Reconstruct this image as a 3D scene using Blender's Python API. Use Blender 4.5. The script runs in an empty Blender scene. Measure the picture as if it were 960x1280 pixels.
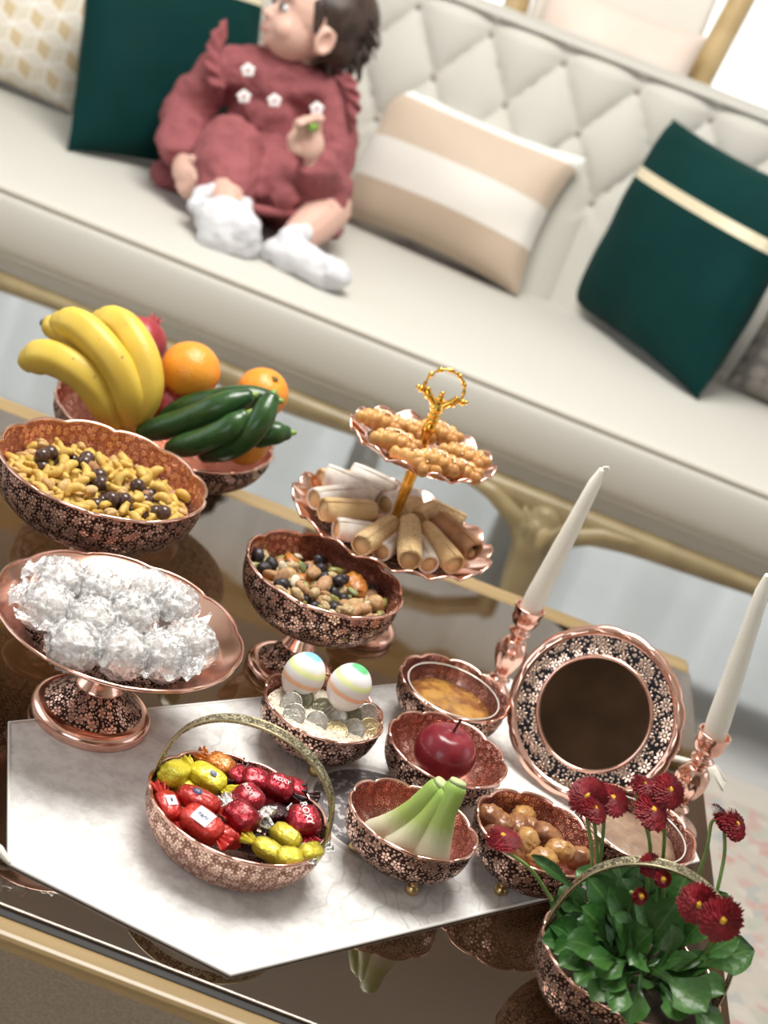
import bpy, bmesh, math, random
import numpy as np
from mathutils import Vector, Matrix, Euler, noise

S = bpy.context.scene
COL = S.collection
rnd = random.Random(7)
PI = math.pi

# ------------------------------------------------------------------ camera
FOC, ROLL, PITCH = 1870.0, math.radians(21.0), math.radians(22.4)
CAM = Vector((0, 0, 1.20))
X0 = Vector((1, 0, 0))
FW = Vector((0, math.cos(PITCH), -math.sin(PITCH)))
UP0 = Vector((0, math.sin(PITCH), math.cos(PITCH)))
CR = math.cos(ROLL) * X0 + math.sin(ROLL) * UP0
CU = -math.sin(ROLL) * X0 + math.cos(ROLL) * UP0
cd = bpy.data.cameras.new('camera')
cam = bpy.data.objects.new('camera', cd)
COL.objects.link(cam)
m = Matrix.Identity(4)
for i in range(3):
    m[i][0], m[i][1], m[i][2], m[i][3] = CR[i], CU[i], -FW[i], CAM[i]
cam.matrix_world = m
cd.sensor_fit = 'HORIZONTAL'
cd.sensor_width = 36.0
cd.lens = FOC / 960 * 36
cd.clip_start = 0.05
cd.dof.use_dof = True
cd.dof.focus_distance = 1.34
cd.dof.aperture_fstop = 6.6
S.camera = cam

# ------------------------------------------------------------------ view, world, lights
S.view_settings.view_transform = 'Standard'
S.view_settings.look = 'None'
S.view_settings.exposure = 0.06
S.view_settings.gamma = 1.0
S.view_settings.use_curve_mapping = False
w = bpy.data.worlds.new('world')
S.world = w
w.use_nodes = True
w.node_tree.nodes['Background'].inputs[0].default_value = (0.80, 0.88, 1.0, 1)
w.node_tree.nodes['Background'].inputs[1].default_value = 1.0

def area(name, loc, rot, sx, sy, power, col=(1, 1, 1), spread=PI):
    d = bpy.data.lights.new(name, 'AREA')
    d.shape = 'RECTANGLE'; d.size = sx; d.size_y = sy
    d.energy = power; d.color = col; d.spread = spread
    o = bpy.data.objects.new(name, d); COL.objects.link(o)
    o.location = loc; o.rotation_euler = rot
    return o
# daylight through the curtained window wall behind the sofa; added fill from both sides and the front
area('window_daylight_back', (0.3, 4.62, 1.0), (PI / 2 + PI, 0, 0), 4.4, 1.55, 52, (0.97, 0.98, 1.0))
area('fill_light_left', (-2.66, 1.3, 1.55), (0, -PI / 2, 0), 1.5, 2.2, 10, (1.0, 0.99, 0.97))  # added soft fill from the left, no source known there
area('fill_light_right', (2.96, 2.0, 1.65), (0, PI / 2, 0), 1.5, 1.8, 5, (1.0, 0.99, 0.97))  # added weak fill from the right, no source known there
area('fill_light_front', (-0.9, -1.96, 1.6), (PI / 2, 0, 0), 1.6, 1.4, 14, (1.0, 0.98, 0.96))  # added fill behind the camera, raised to brighten the rug under the table
area('ceiling_lamp_light', (-0.2, 1.75, 2.66), (0, 0, 0), 1.1, 1.1, 80, (1.0, 0.97, 0.92))

# ------------------------------------------------------------------ pixel -> point
def ray(px, py):
    return FW + CR * ((px - 480) / FOC) - CU * ((py - 640) / FOC)
def at(px, py, y):
    d = ray(px, py); return CAM + d * (y / d.y)
def atz(px, py, z):
    d = ray(px, py); return CAM + d * ((z - CAM.z) / d.z)

# ------------------------------------------------------------------ naming helpers
def tag(o, label, cat, group=None, kind=None):
    o['label'] = label; o['category'] = cat
    if group: o['group'] = group
    if kind: o['kind'] = kind
    return o
def thing(name, label, cat, loc=(0, 0, 0), rz=0, group=None):
    o = bpy.data.objects.new(name, None); COL.objects.link(o)
    o.empty_display_size = 0.02
    o.location = loc; o.rotation_euler = (0, 0, rz)
    return tag(o, label, cat, group)
def link(name, me, mat=None, parent=None, loc=(0, 0, 0), rot=(0, 0, 0), sc=None):
    if mat is not None and not me.materials: me.materials.append(mat)
    o = bpy.data.objects.new(name, me); COL.objects.link(o)
    o.location = loc
    if isinstance(rot, Matrix): o.rotation_euler = rot.to_euler()
    else: o.rotation_euler = rot
    if sc is not None: o.scale = (sc, sc, sc) if isinstance(sc, (int, float)) else sc
    if parent is not None: o.parent = parent
    return o
def tree_copy(o, parent=None):
    c = o.copy(); COL.objects.link(c)
    if parent is not None: c.parent = parent
    for ch in list(o.children): tree_copy(ch, c)
    return c

# ------------------------------------------------------------------ mesh helpers
class MB:
    def __init__(s): s.v = []; s.f = []; s.uv = []
    def add(s, V, F, UV=None):
        n = len(s.v); s.v += [Vector(p) for p in V]; s.f += [tuple(i + n for i in f) for f in F]
        s.uv += UV if UV else [[(0, 0)] * len(f) for f in F]
        return s
    def me(s, name, smooth=True, center=False):
        v = s.v; c = Vector((0, 0, 0))
        if center:
            c = sum(v, Vector((0, 0, 0))) / len(v); v = [p - c for p in v]
        me = bpy.data.meshes.new(name)
        me.from_pydata([tuple(p) for p in v], [], s.f)
        if smooth: me.polygons.foreach_set('use_smooth', [True] * len(me.polygons))
        ul = me.uv_layers.new(name='UVMap')
        flat = [c2 for fu in s.uv for q in fu for c2 in q]
        if len(flat) == 2 * len(ul.data): ul.data.foreach_set('uv', flat)
        me.update()
        return (me, c) if center else me
    def build(s, name, mat, parent=None, smooth=True, world=False):
        """world=True: vertices are in world space and the parent (if any) has location only"""
        if world:
            me, c = s.me(name, smooth, True)
            p = parent.location if parent is not None else Vector((0, 0, 0))
            if parent is not None and parent.parent is not None: p = p + parent.parent.location
            return link(name, me, mat, parent, c - p)
        return link(name, s.me(name, smooth), mat, parent)

def grid(nu, nv, fn, wrapu=False, uvfn=None, flip=False):
    V = []; F = []; UV = []
    for j in range(nv + 1):
        for i in range(nu if wrapu else nu + 1):
            V.append(fn(i / nu, j / nv))
    st = nu if wrapu else nu + 1
    uvfn = uvfn or (lambda u, v: (u, v))
    for j in range(nv):
        for i in range(nu):
            a = j * st + i; b = j * st + (i + 1) % st; c = (j + 1) * st + (i + 1) % st; d = (j + 1) * st + i
            f = (a, b, c, d); u = [uvfn(i / nu, j / nv), uvfn((i + 1) / nu, j / nv), uvfn((i + 1) / nu, (j + 1) / nv), uvfn(i / nu, (j + 1) / nv)]
            if flip: f = f[::-1]; u = u[::-1]
            F.append(f); UV.append(u)
    return V, F, UV

def lathe(prof, n=64, mod=None, rref=None, flip=False):
    """prof: (r, z) list from bottom outside upward -> outward normals; u is arc around at rref, v arc length along the profile"""
    L = [0]
    for a, b in zip(prof, prof[1:]): L.append(L[-1] + math.hypot(b[0] - a[0], b[1] - a[1]))
    rr = rref or max(p[0] for p in prof)
    k = len(prof) - 1
    def fn(u, v):
        j = round(v * k); r, z = prof[j]; th = u * 2 * PI + PI / 2
        if mod: r, z = mod(th, r, z, j)
        return (r * math.cos(th), r * math.sin(th), z)
    return grid(n, k, fn, True, lambda u, v: (u * 2 * PI * rr, L[round(v * k)]), flip)

def smooth_prof(pts, n):
    """Catmull-Rom resample of a profile"""
    P = [pts[0]] + list(pts) + [pts[-1]]; out = []
    for i in range(1, len(P) - 2):
        for s in range(n):
            t = s / n
            out.append(tuple(0.5 * (2 * P[i][k] + (P[i + 1][k] - P[i - 1][k]) * t + (2 * P[i - 1][k] - 5 * P[i][k] + 4 * P[i + 1][k] - P[i + 2][k]) * t * t + (3 * P[i][k] - P[i - 1][k] - 3 * P[i + 1][k] + P[i + 2][k]) * t ** 3) for k in range(len(pts[0]))))
    out.append(tuple(pts[-1])); return out

def tube(pts, rad, n=8, closed=False, caps=True, flat=1.0, up=None):
    """swept tube with per-point radii, rounded ends; flat squashes along the frame normal"""
    P = [Vector(p) for p in pts]; k = len(P)
    R = [rad] * k if isinstance(rad, (int, float)) else list(rad)
    if caps and not closed:
        t0 = (P[0] - P[1]).normalized(); t1 = (P[-1] - P[-2]).normalized()
        h = [(0.95, 0.32), (0.7, 0.72)]
        pre = [(P[0] + t0 * R[0] * b, R[0] * a) for a, b in h]; post = [(P[-1] + t1 * R[-1] * b, R[-1] * a) for a, b in h]
        P = [p for p, _ in pre[::-1]] + P + [p for p, _ in post]; R = [r for _, r in pre[::-1]] + R + [r for _, r in post]; k = len(P)
    T = []
    for i in range(k):
        a = P[(i - 1) % k] if closed or i > 0 else P[i]; b = P[(i + 1) % k] if closed or i < k - 1 else P[i]
        t = b - a; T.append(t.normalized() if t.length > 1e-9 else Vector((0, 0, 1)))
    nrm = up.copy() if up is not None else (Vector((0, 0, 1)) if abs(T[0].z) < 0.9 else Vector((1, 0, 0)))
    V = []; F = []
    for i in range(k):
        nrm = nrm - T[i] * nrm.dot(T[i])
        if nrm.length < 1e-6: nrm = T[i].orthogonal()
        nrm.normalize(); bn = T[i].cross(nrm)
        for a in range(n):
            th = 2 * PI * a / n
            V.append(P[i] + (bn * math.cos(th) + nrm * math.sin(th) * flat) * R[i])
    for i in range(k if closed else k - 1):
        for a in range(n):
            b = (a + 1) % n; i2 = (i + 1) % k
            F.append((i * n + a, i * n + b, i2 * n + b, i2 * n + a))
    if not closed:
        F.append(tuple(range(n))[::-1]); F.append(tuple((k - 1) * n + a for a in range(n)))
    return V, F

def ball(c, r, nu=16, nv=10, M=None, fn=None):
    """uv sphere / ellipsoid; fn(unit Vector) -> scale factor"""
    c = Vector(c); r = Vector((r, r, r)) if isinstance(r, (int, float)) else Vector(r)
    V = []; F = []
    def pt(d):
        q = Vector((d.x * r.x, d.y * r.y, d.z * r.z))
        if fn: q = q * fn(d)
        return c + (M @ q if M is not None else q)
    V.append(pt(Vector((0, 0, -1))))
    for j in range(1, nv):
        ph = -PI / 2 + PI * j / nv
        for i in range(nu):
            th = 2 * PI * i / nu
            V.append(pt(Vector((math.cos(ph) * math.cos(th), math.cos(ph) * math.sin(th), math.sin(ph)))))
    V.append(pt(Vector((0, 0, 1)))); e = len(V) - 1
    for i in range(nu):
        F.append((0, 1 + (i + 1) % nu, 1 + i)); o = 1 + (nv - 2) * nu
        F.append((e, o + i, o + (i + 1) % nu))
        for j in range(nv - 2):
            a = 1 + j * nu + i; b = 1 + j * nu + (i + 1) % nu
            F.append((a, b, b + nu, a + nu))
    return V, F

def box(x0, x1, y0, y1, z0, z1):
    V = [(x, y, z) for z in (z0, z1) for y in (y0, y1) for x in (x0, x1)]
    return V, [(0, 2, 3, 1), (4, 5, 7, 6), (0, 1, 5, 4), (2, 6, 7, 3), (0, 4, 6, 2), (1, 3, 7, 5)]
def bevel(o, wd, seg=3):
    b = o.modifiers.new('bevel', 'BEVEL'); b.width = wd; b.segments = seg; b.limit_method = 'ANGLE'; return o
def remesh(o, vox, it=4):
    r = o.modifiers.new('remesh', 'REMESH'); r.mode = 'VOXEL'; r.voxel_size = vox; r.use_smooth_shade = True
    s = o.modifiers.new('smooth', 'SMOOTH'); s.factor = 0.5; s.iterations = it
    return o
def lerp(a, b, t): return a + (b - a) * t
def srgb(r, g, b):
    f = lambda c: (c / 255 / 12.92) if c / 255 <= 0.04045 else ((c / 255 + 0.055) / 1.055) ** 2.4
    return (f(r), f(g), f(b), 1)

# ------------------------------------------------------------------ materials
class NG:
    def __init__(s, name):
        s.m = bpy.data.materials.new(name); s.m.use_nodes = True
        s.t = s.m.node_tree; s.b = s.t.nodes['Principled BSDF']; s.out = s.t.nodes['Material Output']
    def n(s, typ, ins=None, **kw):
        nd = s.t.nodes.new(typ)
        for k, v in kw.items(): setattr(nd, k, v)
        for k, v in (ins or {}).items(): s.set(nd, k, v)
        return nd
    def set(s, nd, k, v):
        if isinstance(v, bpy.types.Node): v = v.outputs[0]
        if isinstance(v, bpy.types.NodeSocket): s.t.links.new(v, nd.inputs[k])
        else: nd.inputs[k].default_value = v
    def math(s, op, a, b=0.0, clamp=False):
        return s.n('ShaderNodeMath', {0: a, 1: b}, operation=op, use_clamp=clamp)
    def vec(s, op, a, b=(0, 0, 0)):
        return s.n('ShaderNodeVectorMath', {0: a, 1: b}, operation=op)
    def mix(s, f, a, b): 
        nd = s.n('ShaderNodeMix', data_type='RGBA')
        for k, v in ((0, f), (6, a), (7, b)): s.set(nd, k, v)
        return nd.outputs[2]
    def step(s, x, lo, hi):
        nd = s.n('ShaderNodeMapRange', {0: x, 1: lo, 2: hi}, interpolation_type='SMOOTHSTEP'); return nd
    def ramp(s, x, stops, interp='LINEAR'):
        nd = s.n('ShaderNodeValToRGB', {0: x}); cr = nd.color_ramp; cr.interpolation = interp
        while len(cr.elements) < len(stops): cr.elements.new(0.5)
        for e, (p, c) in zip(cr.elements, stops): e.position = p; e.color = c
        return nd
    def bump(s, h, st=0.3, dist=0.001):
        b = s.n('ShaderNodeBump', {'Strength': st, 'Distance': dist, 'Height': h}); s.set(s.b, 'Normal', b); return b
    def obj(s): return s.n('ShaderNodeTexCoord').outputs['Object']
    def uv(s): return s.n('ShaderNodeTexCoord').outputs['UV']
    def noise(s, vec, scale, detail=3, out=0, rough=0.5):
        return s.n('ShaderNodeTexNoise', {'Vector': vec, 'Scale': scale, 'Detail': detail, 'Roughness': rough}).outputs[out]
    def P(s, **kw):
        for k, v in kw.items(): s.set(s.b, k.replace('_', ' '), v)
        return s

def plain(name, col, rough=0.5, metal=0.0, **kw):
    g = NG(name); g.P(Base_Color=col, Roughness=rough, Metallic=metal, **kw); return g.m
def noisy(name, c1, c2, scale=40, rough=0.5, bump=0.0, bscale=None, metal=0.0, dist=0.001, **kw):
    g = NG(name); o = g.obj(); nz = g.noise(o, scale)
    g.P(Base_Color=g.mix(g.step(nz, 0.3, 0.7), c1, c2), Roughness=rough, Metallic=metal, **kw)
    if bump: g.bump(g.noise(o, bscale or scale), bump, dist)
    return g.m

def embossed(name, light, dark, scale, rough=0.28, darkrough=0.55, bst=0.5, petals=5.0, dmetal=0.85, smooth_below=None, bdist=.0012):
    """copper sheet beaten with rows of small flowers, patina left in the recesses (UV in metres)"""
    g = NG(name)
    p = g.vec('MULTIPLY', g.uv(), (scale, scale, 0))
    v = g.n('ShaderNodeTexVoronoi', {'Vector': p, 'Scale': 1.0, 'Randomness': 0.75}, voronoi_dimensions='2D')
    loc = g.vec('SUBTRACT', p, v.outputs['Position'])
    sp = g.n('ShaderNodeSeparateXYZ', {0: loc})
    rot = g.math('MULTIPLY', g.n('ShaderNodeSeparateColor', {0: v.outputs['Color']}).outputs[0], 6.28)
    ang = g.math('ADD', g.math('ARCTAN2', sp.outputs[1], sp.outputs[0]), rot)
    c = g.math('ABSOLUTE', g.math('COSINE', g.math('MULTIPLY', ang, petals / 2)))
    R = g.math('ADD', g.math('MULTIPLY', g.math('POWER', c, 0.6), 0.36), 0.12)
    d = v.outputs['Distance']
    petal = g.step(g.math('SUBTRACT', R, d), 0.0, 0.10)
    ring = g.math('MULTIPLY', petal, g.math('SUBTRACT', 1.0, g.math('MULTIPLY', g.math('SUBTRACT', g.step(d, 0.07, 0.11), g.step(d, 0.13, 0.17)), 0.9)))
    vein = g.step(c, 0.12, 0.45)
    msk = g.math('MULTIPLY', ring, g.math('MAXIMUM', vein, g.step(d, 0.12, 0.05)))
    fill = g.n('ShaderNodeTexVoronoi', {'Vector': p, 'Scale': 3.6, 'Randomness': 0.9}, voronoi_dimensions='2D')
    dots = g.math('MULTIPLY', g.step(fill.outputs['Distance'], 0.36, 0.24), g.math('SUBTRACT', 1.0, g.step(g.math('SUBTRACT', R, d), -0.12, -0.04)))
    h = g.math('MAXIMUM', msk, g.math('MULTIPLY', dots, 0.7))
    if smooth_below is not None:
        vv = g.n('ShaderNodeSeparateXYZ', {0: g.uv()}).outputs[1]
        k = g.step(vv, smooth_below, smooth_below + 0.003)
        h = g.math('ADD', g.math('MULTIPLY', h, k), g.math('SUBTRACT', 1.0, k))
    wear = g.noise(g.obj(), 35, 4)
    hc = g.math('MULTIPLY', h, g.math('ADD', 0.62, g.math('MULTIPLY', wear, 0.7)), True)
    g.P(Base_Color=g.mix(hc, dark, light), Metallic=g.math('ADD', dmetal, g.math('MULTIPLY', h, 1 - dmetal)),
        Roughness=g.math('ADD', darkrough, g.math('MULTIPLY', h, rough - darkrough)))
    g.bump(h, bst, bdist)
    return g.m

COPL = (0.90, 0.50, 0.37, 1)
COPPER = (lambda g: (g.P(Base_Color=g.mix(g.step(g.noise(g.obj(), 22, 4), 0.35, 0.7), (0.95, 0.61, 0.50, 1), (0.84, 0.47, 0.37, 1)), Metallic=1.0, Roughness=0.17), g.m)[1])(NG('polished_copper'))
EMB = embossed('embossed_copper', (0.95, 0.63, 0.51, 1), (0.05, 0.022, 0.016, 1), 84, rough=0.27, bst=0.7)
EMB_IN = embossed('embossed_copper_inside', (0.94, 0.58, 0.48, 1), (0.42, 0.15, 0.11, 1), 135, rough=0.22, darkrough=0.4, bst=1.0, bdist=.0022, dmetal=1.0, smooth_below=0.034)
EMB_CANDY = embossed('embossed_copper_pale', (0.97, 0.70, 0.58, 1), (0.30, 0.15, 0.11, 1), 105, rough=0.3, bst=0.5)
EMB_DISH = embossed('embossed_dish', (0.95, 0.66, 0.54, 1), (0.025, 0.013, 0.012, 1), 100, rough=0.25, bst=0.7, smooth_below=0.045)
EMB_FRAME = embossed('embossed_frame', (0.98, 0.74, 0.60, 1), (0.010, 0.008, 0.012, 1), 62, rough=0.22, bst=0.9, petals=8.0, dmetal=0.5)
BRASS = plain('brass', (0.62, 0.46, 0.22, 1), 0.28, 1.0)
GOLD = noisy('gold', (0.95, 0.62, 0.14, 1), (0.80, 0.46, 0.08, 1), 60, 0.2, metal=1.0, bump=0.2, bscale=300)
ANTIQUE = embossed('antique_brass', (0.80, 0.74, 0.52, 1), (0.10, 0.085, 0.05, 1), 125, rough=0.3, bst=0.6, petals=4.0)
# ================================================================== the room
def struct(name, mb, mat, smooth=False):
    o = mb.build(name, mat, None, smooth); o['kind'] = 'structure'; return o
WALL = noisy('wall_paint', (0.60, 0.58, 0.54, 1), (0.56, 0.54, 0.50, 1), 3, 0.7)
CEIL = plain('ceiling_paint', (0.74, 0.72, 0.68, 1), 0.8)
WOODDK = noisy('brown_wood_panel', (0.20, 0.12, 0.07, 1), (0.12, 0.07, 0.04, 1), 5, 0.45)
g = NG('polished_floor_tile')
nz = g.noise(g.obj(), 2.2, 6)
g.P(Base_Color=g.mix(g.step(nz, 0.3, 0.7), (0.56, 0.56, 0.56, 1), (0.64, 0.64, 0.64, 1)), Roughness=0.09, IOR=2.8)
FLOOR = g.m
RX0, RX1, RY0, RY1, RZ = -2.6, 2.9, -2.0, 4.5, 2.7
struct('floor', MB().add(*box(RX0 - .1, RX1 + .1, RY0 - .1, RY1 + .1, -0.08, 0)), FLOOR)
struct('ceiling', MB().add(*box(RX0 - .1, RX1 + .1, RY0 - .1, RY1 + .1, RZ, RZ + .1)), CEIL)
def wall_y(name, y0, y1, x0, x1, wx0, wx1, wz0, wz1, mat):
    mb = MB()
    for a in ((x0, wx0, 0, RZ), (wx1, x1, 0, RZ), (wx0, wx1, 0, wz0), (wx0, wx1, wz1, RZ)):
        mb.add(*box(a[0], a[1], y0, y1, a[2], a[3]))
    return struct(name, mb, mat)
def wall_x(name, x0, x1, y0, y1, wy0, wy1, wz0, wz1, mat):
    mb = MB()
    for a in ((y0, wy0, 0, RZ), (wy1, y1, 0, RZ), (wy0, wy1, 0, wz0), (wy0, wy1, wz1, RZ)):
        mb.add(*box(x0, x1, a[0], a[1], a[2], a[3]))
    return struct(name, mb, mat)
wall_y('wall_back', RY1, RY1 + .1, RX0, RX1, -1.9, 2.5, 0.2, 1.78, WALL)
wall_y('wall_front', RY0 - .1, RY0, RX0, RX1, -1.7, -0.1, 0.9, 2.3, WOODDK)
wall_x('wall_left', RX0 - .1, RX0, RY0 - .1, RY1 + .1, 0.2, 2.4, 0.8, 2.3, WALL)
wall_x('wall_right', RX1, RX1 + .1, RY0 - .1, RY1 + .1, 1.1, 2.9, 0.9, 2.4, WALL)
FRAMEW = plain('window_frame_white', (0.8, 0.8, 0.78, 1), 0.4)
def wframe(name, pts_boxes):
    mb = MB()
    for b in pts_boxes: mb.add(*box(*b))
    struct(name, mb, FRAMEW)
wframe('window_1', [(-1.95, -1.87, 4.47, 4.52, .16, 1.82), (2.47, 2.55, 4.47, 4.52, .16, 1.82), (-1.87, 2.47, 4.47, 4.52, .16, .24), (-1.87, 2.47, 4.47, 4.52, 1.74, 1.82), (.27, .33, 4.47, 4.52, .24, 1.74)])
wframe('added_window_left', [(-2.63, -2.57, .16, .24, .76, 2.34), (-2.63, -2.57, 2.36, 2.44, .76, 2.34), (-2.63, -2.57, .24, 2.36, .76, .84), (-2.63, -2.57, .24, 2.36, 2.26, 2.34)])  # unseen side window, added to go with the left fill
wframe('added_window_right', [(2.87, 2.93, 1.06, 1.14, .86, 2.44), (2.87, 2.93, 2.86, 2.94, .86, 2.44), (2.87, 2.93, 1.14, 2.86, .86, .94), (2.87, 2.93, 1.14, 2.86, 2.36, 2.44)])  # unseen side window, added to go with the right fill
for nm, b in (('baseboard_back', (RX0, RX1, 4.48, 4.5, 0, .1)), ('baseboard_left', (RX0, RX0 + .02, RY0, RY1, 0, .1)), ('baseboard_right', (RX1 - .02, RX1, RY0, RY1, 0, .1))):
    struct(nm, MB().add(*box(*b)), FRAMEW)
lamp = thing('ceiling_lamp', 'round white ceiling lamp over the coffee table', 'lamp', (-0.2, 1.75, 2.665))
V, F, U = lathe([(0.02, 0.033), (.60, 0.033), (.62, .015), (.60, .006), (.57, .004), (.57, .012), (.02, .012)], 48)
MB().add(V, F, U).build('rim', FRAMEW, lamp)

# sheer curtain with soft folds
g = NG('sheer_curtain')
for l in list(g.t.links): 
    if l.to_node == g.out: g.t.links.remove(l)
df = g.n('ShaderNodeBsdfDiffuse', {'Color': (0.86, 0.87, 0.84, 1)}); tr = g.n('ShaderNodeBsdfTranslucent', {'Color': (0.86, 0.87, 0.84, 1)})
mx = g.n('ShaderNodeMixShader', {0: 0.55, 1: df.outputs[0], 2: tr.outputs[0]}); g.t.links.new(mx.outputs[0], g.out.inputs[0])
SHEER = g.m
def cur(u, v):
    x = -2.5 + 5.3 * u
    return (x, 4.2 + 0.055 * math.sin(x * 19 + 1.2 * math.sin(x * 3)) * (0.5 + 0.5 * (1 - v)) + 0.02 * math.sin(x * 43), 0.015 + 1.76 * v)
MB().add(*grid(420, 6, cur)).build('curtain', SHEER)
tag(bpy.data.objects['curtain'], 'pale sheer curtain in soft folds behind the sofa', 'curtain')

cor = thing('curtain_cornice', 'long gilded curtain cornice above the sheer curtain', 'cornice', (0.15, 4.2, 1.79))
bevel(MB().add(*box(-2.55, 2.55, -.11, .30, -.035, .045)).build('box', noisy('cornice_gilding', (0.62, 0.42, 0.16, 1), (0.52, 0.34, 0.12, 1), 6, .4), cor, False), .012)
# ------------------------------------------------------------------ rug
g = NG('rug_pile')
o = g.obj(); sx = g.n('ShaderNodeSeparateXYZ', {0: o})
v1 = g.n('ShaderNodeTexVoronoi', {'Vector': g.vec('ADD', o, g.n('ShaderNodeVectorMath', {0: g.noise(o, 9, 3, 1), 1: (0.06, 0.06, 0)}, operation='MULTIPLY')), 'Scale': 44.0})
hue = g.n('ShaderNodeSeparateColor', {0: v1.outputs['Color']}).outputs[0]
pat = g.ramp(hue, [(0.0, (0.50, 0.44, 0.38, 1)), (0.34, (0.54, 0.48, 0.42, 1)), (0.42, (0.50, 0.20, 0.19, 1)), (0.58, (0.56, 0.30, 0.28, 1)), (0.66, (0.60, 0.56, 0.50, 1)), (0.80, (0.24, 0.31, 0.36, 1)), (0.92, (0.36, 0.42, 0.33, 1))], 'CONSTANT')
edge = g.step(v1.outputs['Distance'], 0.10, 0.40)
pat2 = g.mix(g.math('ADD', g.math('MULTIPLY', edge, 0.35), g.math('MULTIPLY', g.noise(o, 70, 3), 0.5)), pat.outputs[0], (0.52, 0.47, 0.41, 1))
field = g.mix(g.step(g.noise(o, 260, 3), 0.3, 0.7), (0.66, 0.57, 0.43, 1), (0.84, 0.74, 0.58, 1))  # field paled in its colour to make up for shade under the table
bord = g.step(sx.outputs[0], 0.42, 0.46)
edgeb = g.math('MULTIPLY', g.step(sx.outputs[1], 2.245, 2.25), 1.0)
c = g.mix(bord, field, pat2); c = g.mix(edgeb, c, (0.56, 0.52, 0.46, 1))
c = g.mix(g.math('MULTIPLY', g.noise(o, 180, 2), 0.25), c, (0.3, 0.28, 0.25, 1))
g.P(Base_Color=c, Roughness=0.95); g.bump(g.noise(o, 420, 2), 0.6, 0.003)
rug = MB().add(*box(-2.2, 1.35, -1.2, 2.33, 0.0, 0.008)).build('rug', g.m, smooth=False)
tag(rug, 'cream rug with faded pink and blue floral border under the coffee table', 'rug')

# ------------------------------------------------------------------ coffee table
TZ = 0.42
table = thing('coffee_table', 'coffee table with brown tinted glass top and pale wooden rails', 'table', (-0.3, 1.325, 0.008))
def tb(name, mb, mat, bev=0.0, smooth=False):
    o = mb.build(name, mat, table, smooth, world=True)
    if bev: bevel(o, bev)
    return o
g = NG('brown_tinted_glass'); g.P(Base_Color=(0.030, 0.017, 0.010, 1), Roughness=0.015, IOR=2.8, Specular_Tint=(1.0, 0.90, 0.80, 1))
tg = g.n('ShaderNodeBsdfTransparent', {'Color': (0.55, 0.40, 0.26, 1)}); tm = g.n('ShaderNodeMixShader', {0: .40, 1: g.b.outputs[0], 2: tg.outputs[0]}); g.t.links.new(tm.outputs[0], g.out.inputs[0])
g.P(IOR=2.9)
TGLASS = g.m
g = NG('pale_gilded_wood'); o = g.obj()
wv = g.noise(g.vec('MULTIPLY', o, (3, 40, 40)), 1.0, 4)
g.P(Base_Color=g.mix(g.step(wv, 0.3, 0.7), (0.36, 0.25, 0.115, 1), (0.27, 0.185, 0.08, 1)), Roughness=0.32); g.bump(wv, 0.1)
RAILW = g.m
BLACKG = plain('dark_gap_strip', (0.006, 0.005, 0.004, 1), 0.5)
tb('glass_top', MB().add(*box(-1.05, 0.441, 0.8975, 1.753, TZ - .008, TZ)), TGLASS, 0.0012)
tb('gap_strip', MB().add(*box(-1.05, 0.436, 0.890, 0.898, TZ - .03, TZ - .003)), BLACKG)  # near-black strip between the glass edge and the rail
tb('rail', MB().add(*box(-1.07, 0.436, 0.867, 0.890, TZ - .016, TZ - .001)), RAILW, 0.006)
tb('rail', MB().add(*box(-1.07, 0.441, 1.7535, 1.792, TZ - .045, TZ + .001)), RAILW, 0.006)
tb('end_rail', MB().add(*box(0.385, 0.425, 0.885, 1.755, TZ - .06, TZ - .0085)), RAILW, 0.004)
tb('end_rail', MB().add(*box(-1.05, -1.01, 0.885, 1.755, TZ - .06, TZ - .0085)), RAILW, 0.004)
for sx_, sy_ in ((-1, -1), (-1, 1), (1, -1), (1, 1)):
    bx = -1.0 if sx_ < 0 else 0.39; by = 0.90 if sy_ < 0 else 1.73
    pts = [(bx + sx_ * dx * .4, by + sy_ * dx * .2, z) for dx, z in ((0, .375), (.03, .33), (.045, .27), (.03, .18), (.01, .09), (.015, .04), (.03, .022))]
    tb('leg', MB().add(*tube(pts, [.034, .036, .033, .026, .019, .018, .014], 12)), RAILW, smooth=True)

# ------------------------------------------------------------------ table runner
def band(s, q): return ((s + q) / 2 ** .5, (s - q) / 2 ** .5)
runner = thing('table_runner', 'white damask table runner with pointed tasselled ends lying across the glass', 'tablecloth', (0.1, 1.25, TZ))
g = NG('white_damask'); o = g.obj(); sp = g.n('ShaderNodeSeparateXYZ', {0: o})
dm = g.noise(o, 55, 5, rough=0.65); dm2 = g.noise(g.vec('MULTIPLY', o, (90, 220, 1)), 1.0, 2)
cloth = g.mix(g.step(dm, 0.38, 0.66), (0.82, 0.81, 0.79, 1), (0.64, 0.62, 0.60, 1))
# woven medallion: dark oval with pale sprays, and thin scroll lines around it
mc = band(0.83, -0.785 - 0.0)
MEDX, MEDY = 0.100, 1.192
rel = g.vec('SUBTRACT', g.n('ShaderNodeNewGeometry').outputs['Position'], (MEDX, MEDY, 0))
rs = g.n('ShaderNodeSeparateXYZ', {0: rel})
rd = g.n('ShaderNodeVectorMath', {0: g.vec('MULTIPLY', rel, (1, 1, 0))}, operation='LENGTH').outputs['Value']
inn = g.step(rd, 0.070, 0.068); ringl = g.math('MULTIPLY', g.step(rd, 0.071, 0.073), g.step(rd, 0.079, 0.077))
th = g.math('ARCTAN2', rs.outputs[1], rs.outputs[0])
pv = g.n('ShaderNodeCombineXYZ', {0: g.math('MULTIPLY', th, 2.2), 1: g.math('MULTIPLY', rd, 60.0)})
spray = g.step(g.noise(pv, 2.4, 4, rough=0.6), 0.53, 0.58)
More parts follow.
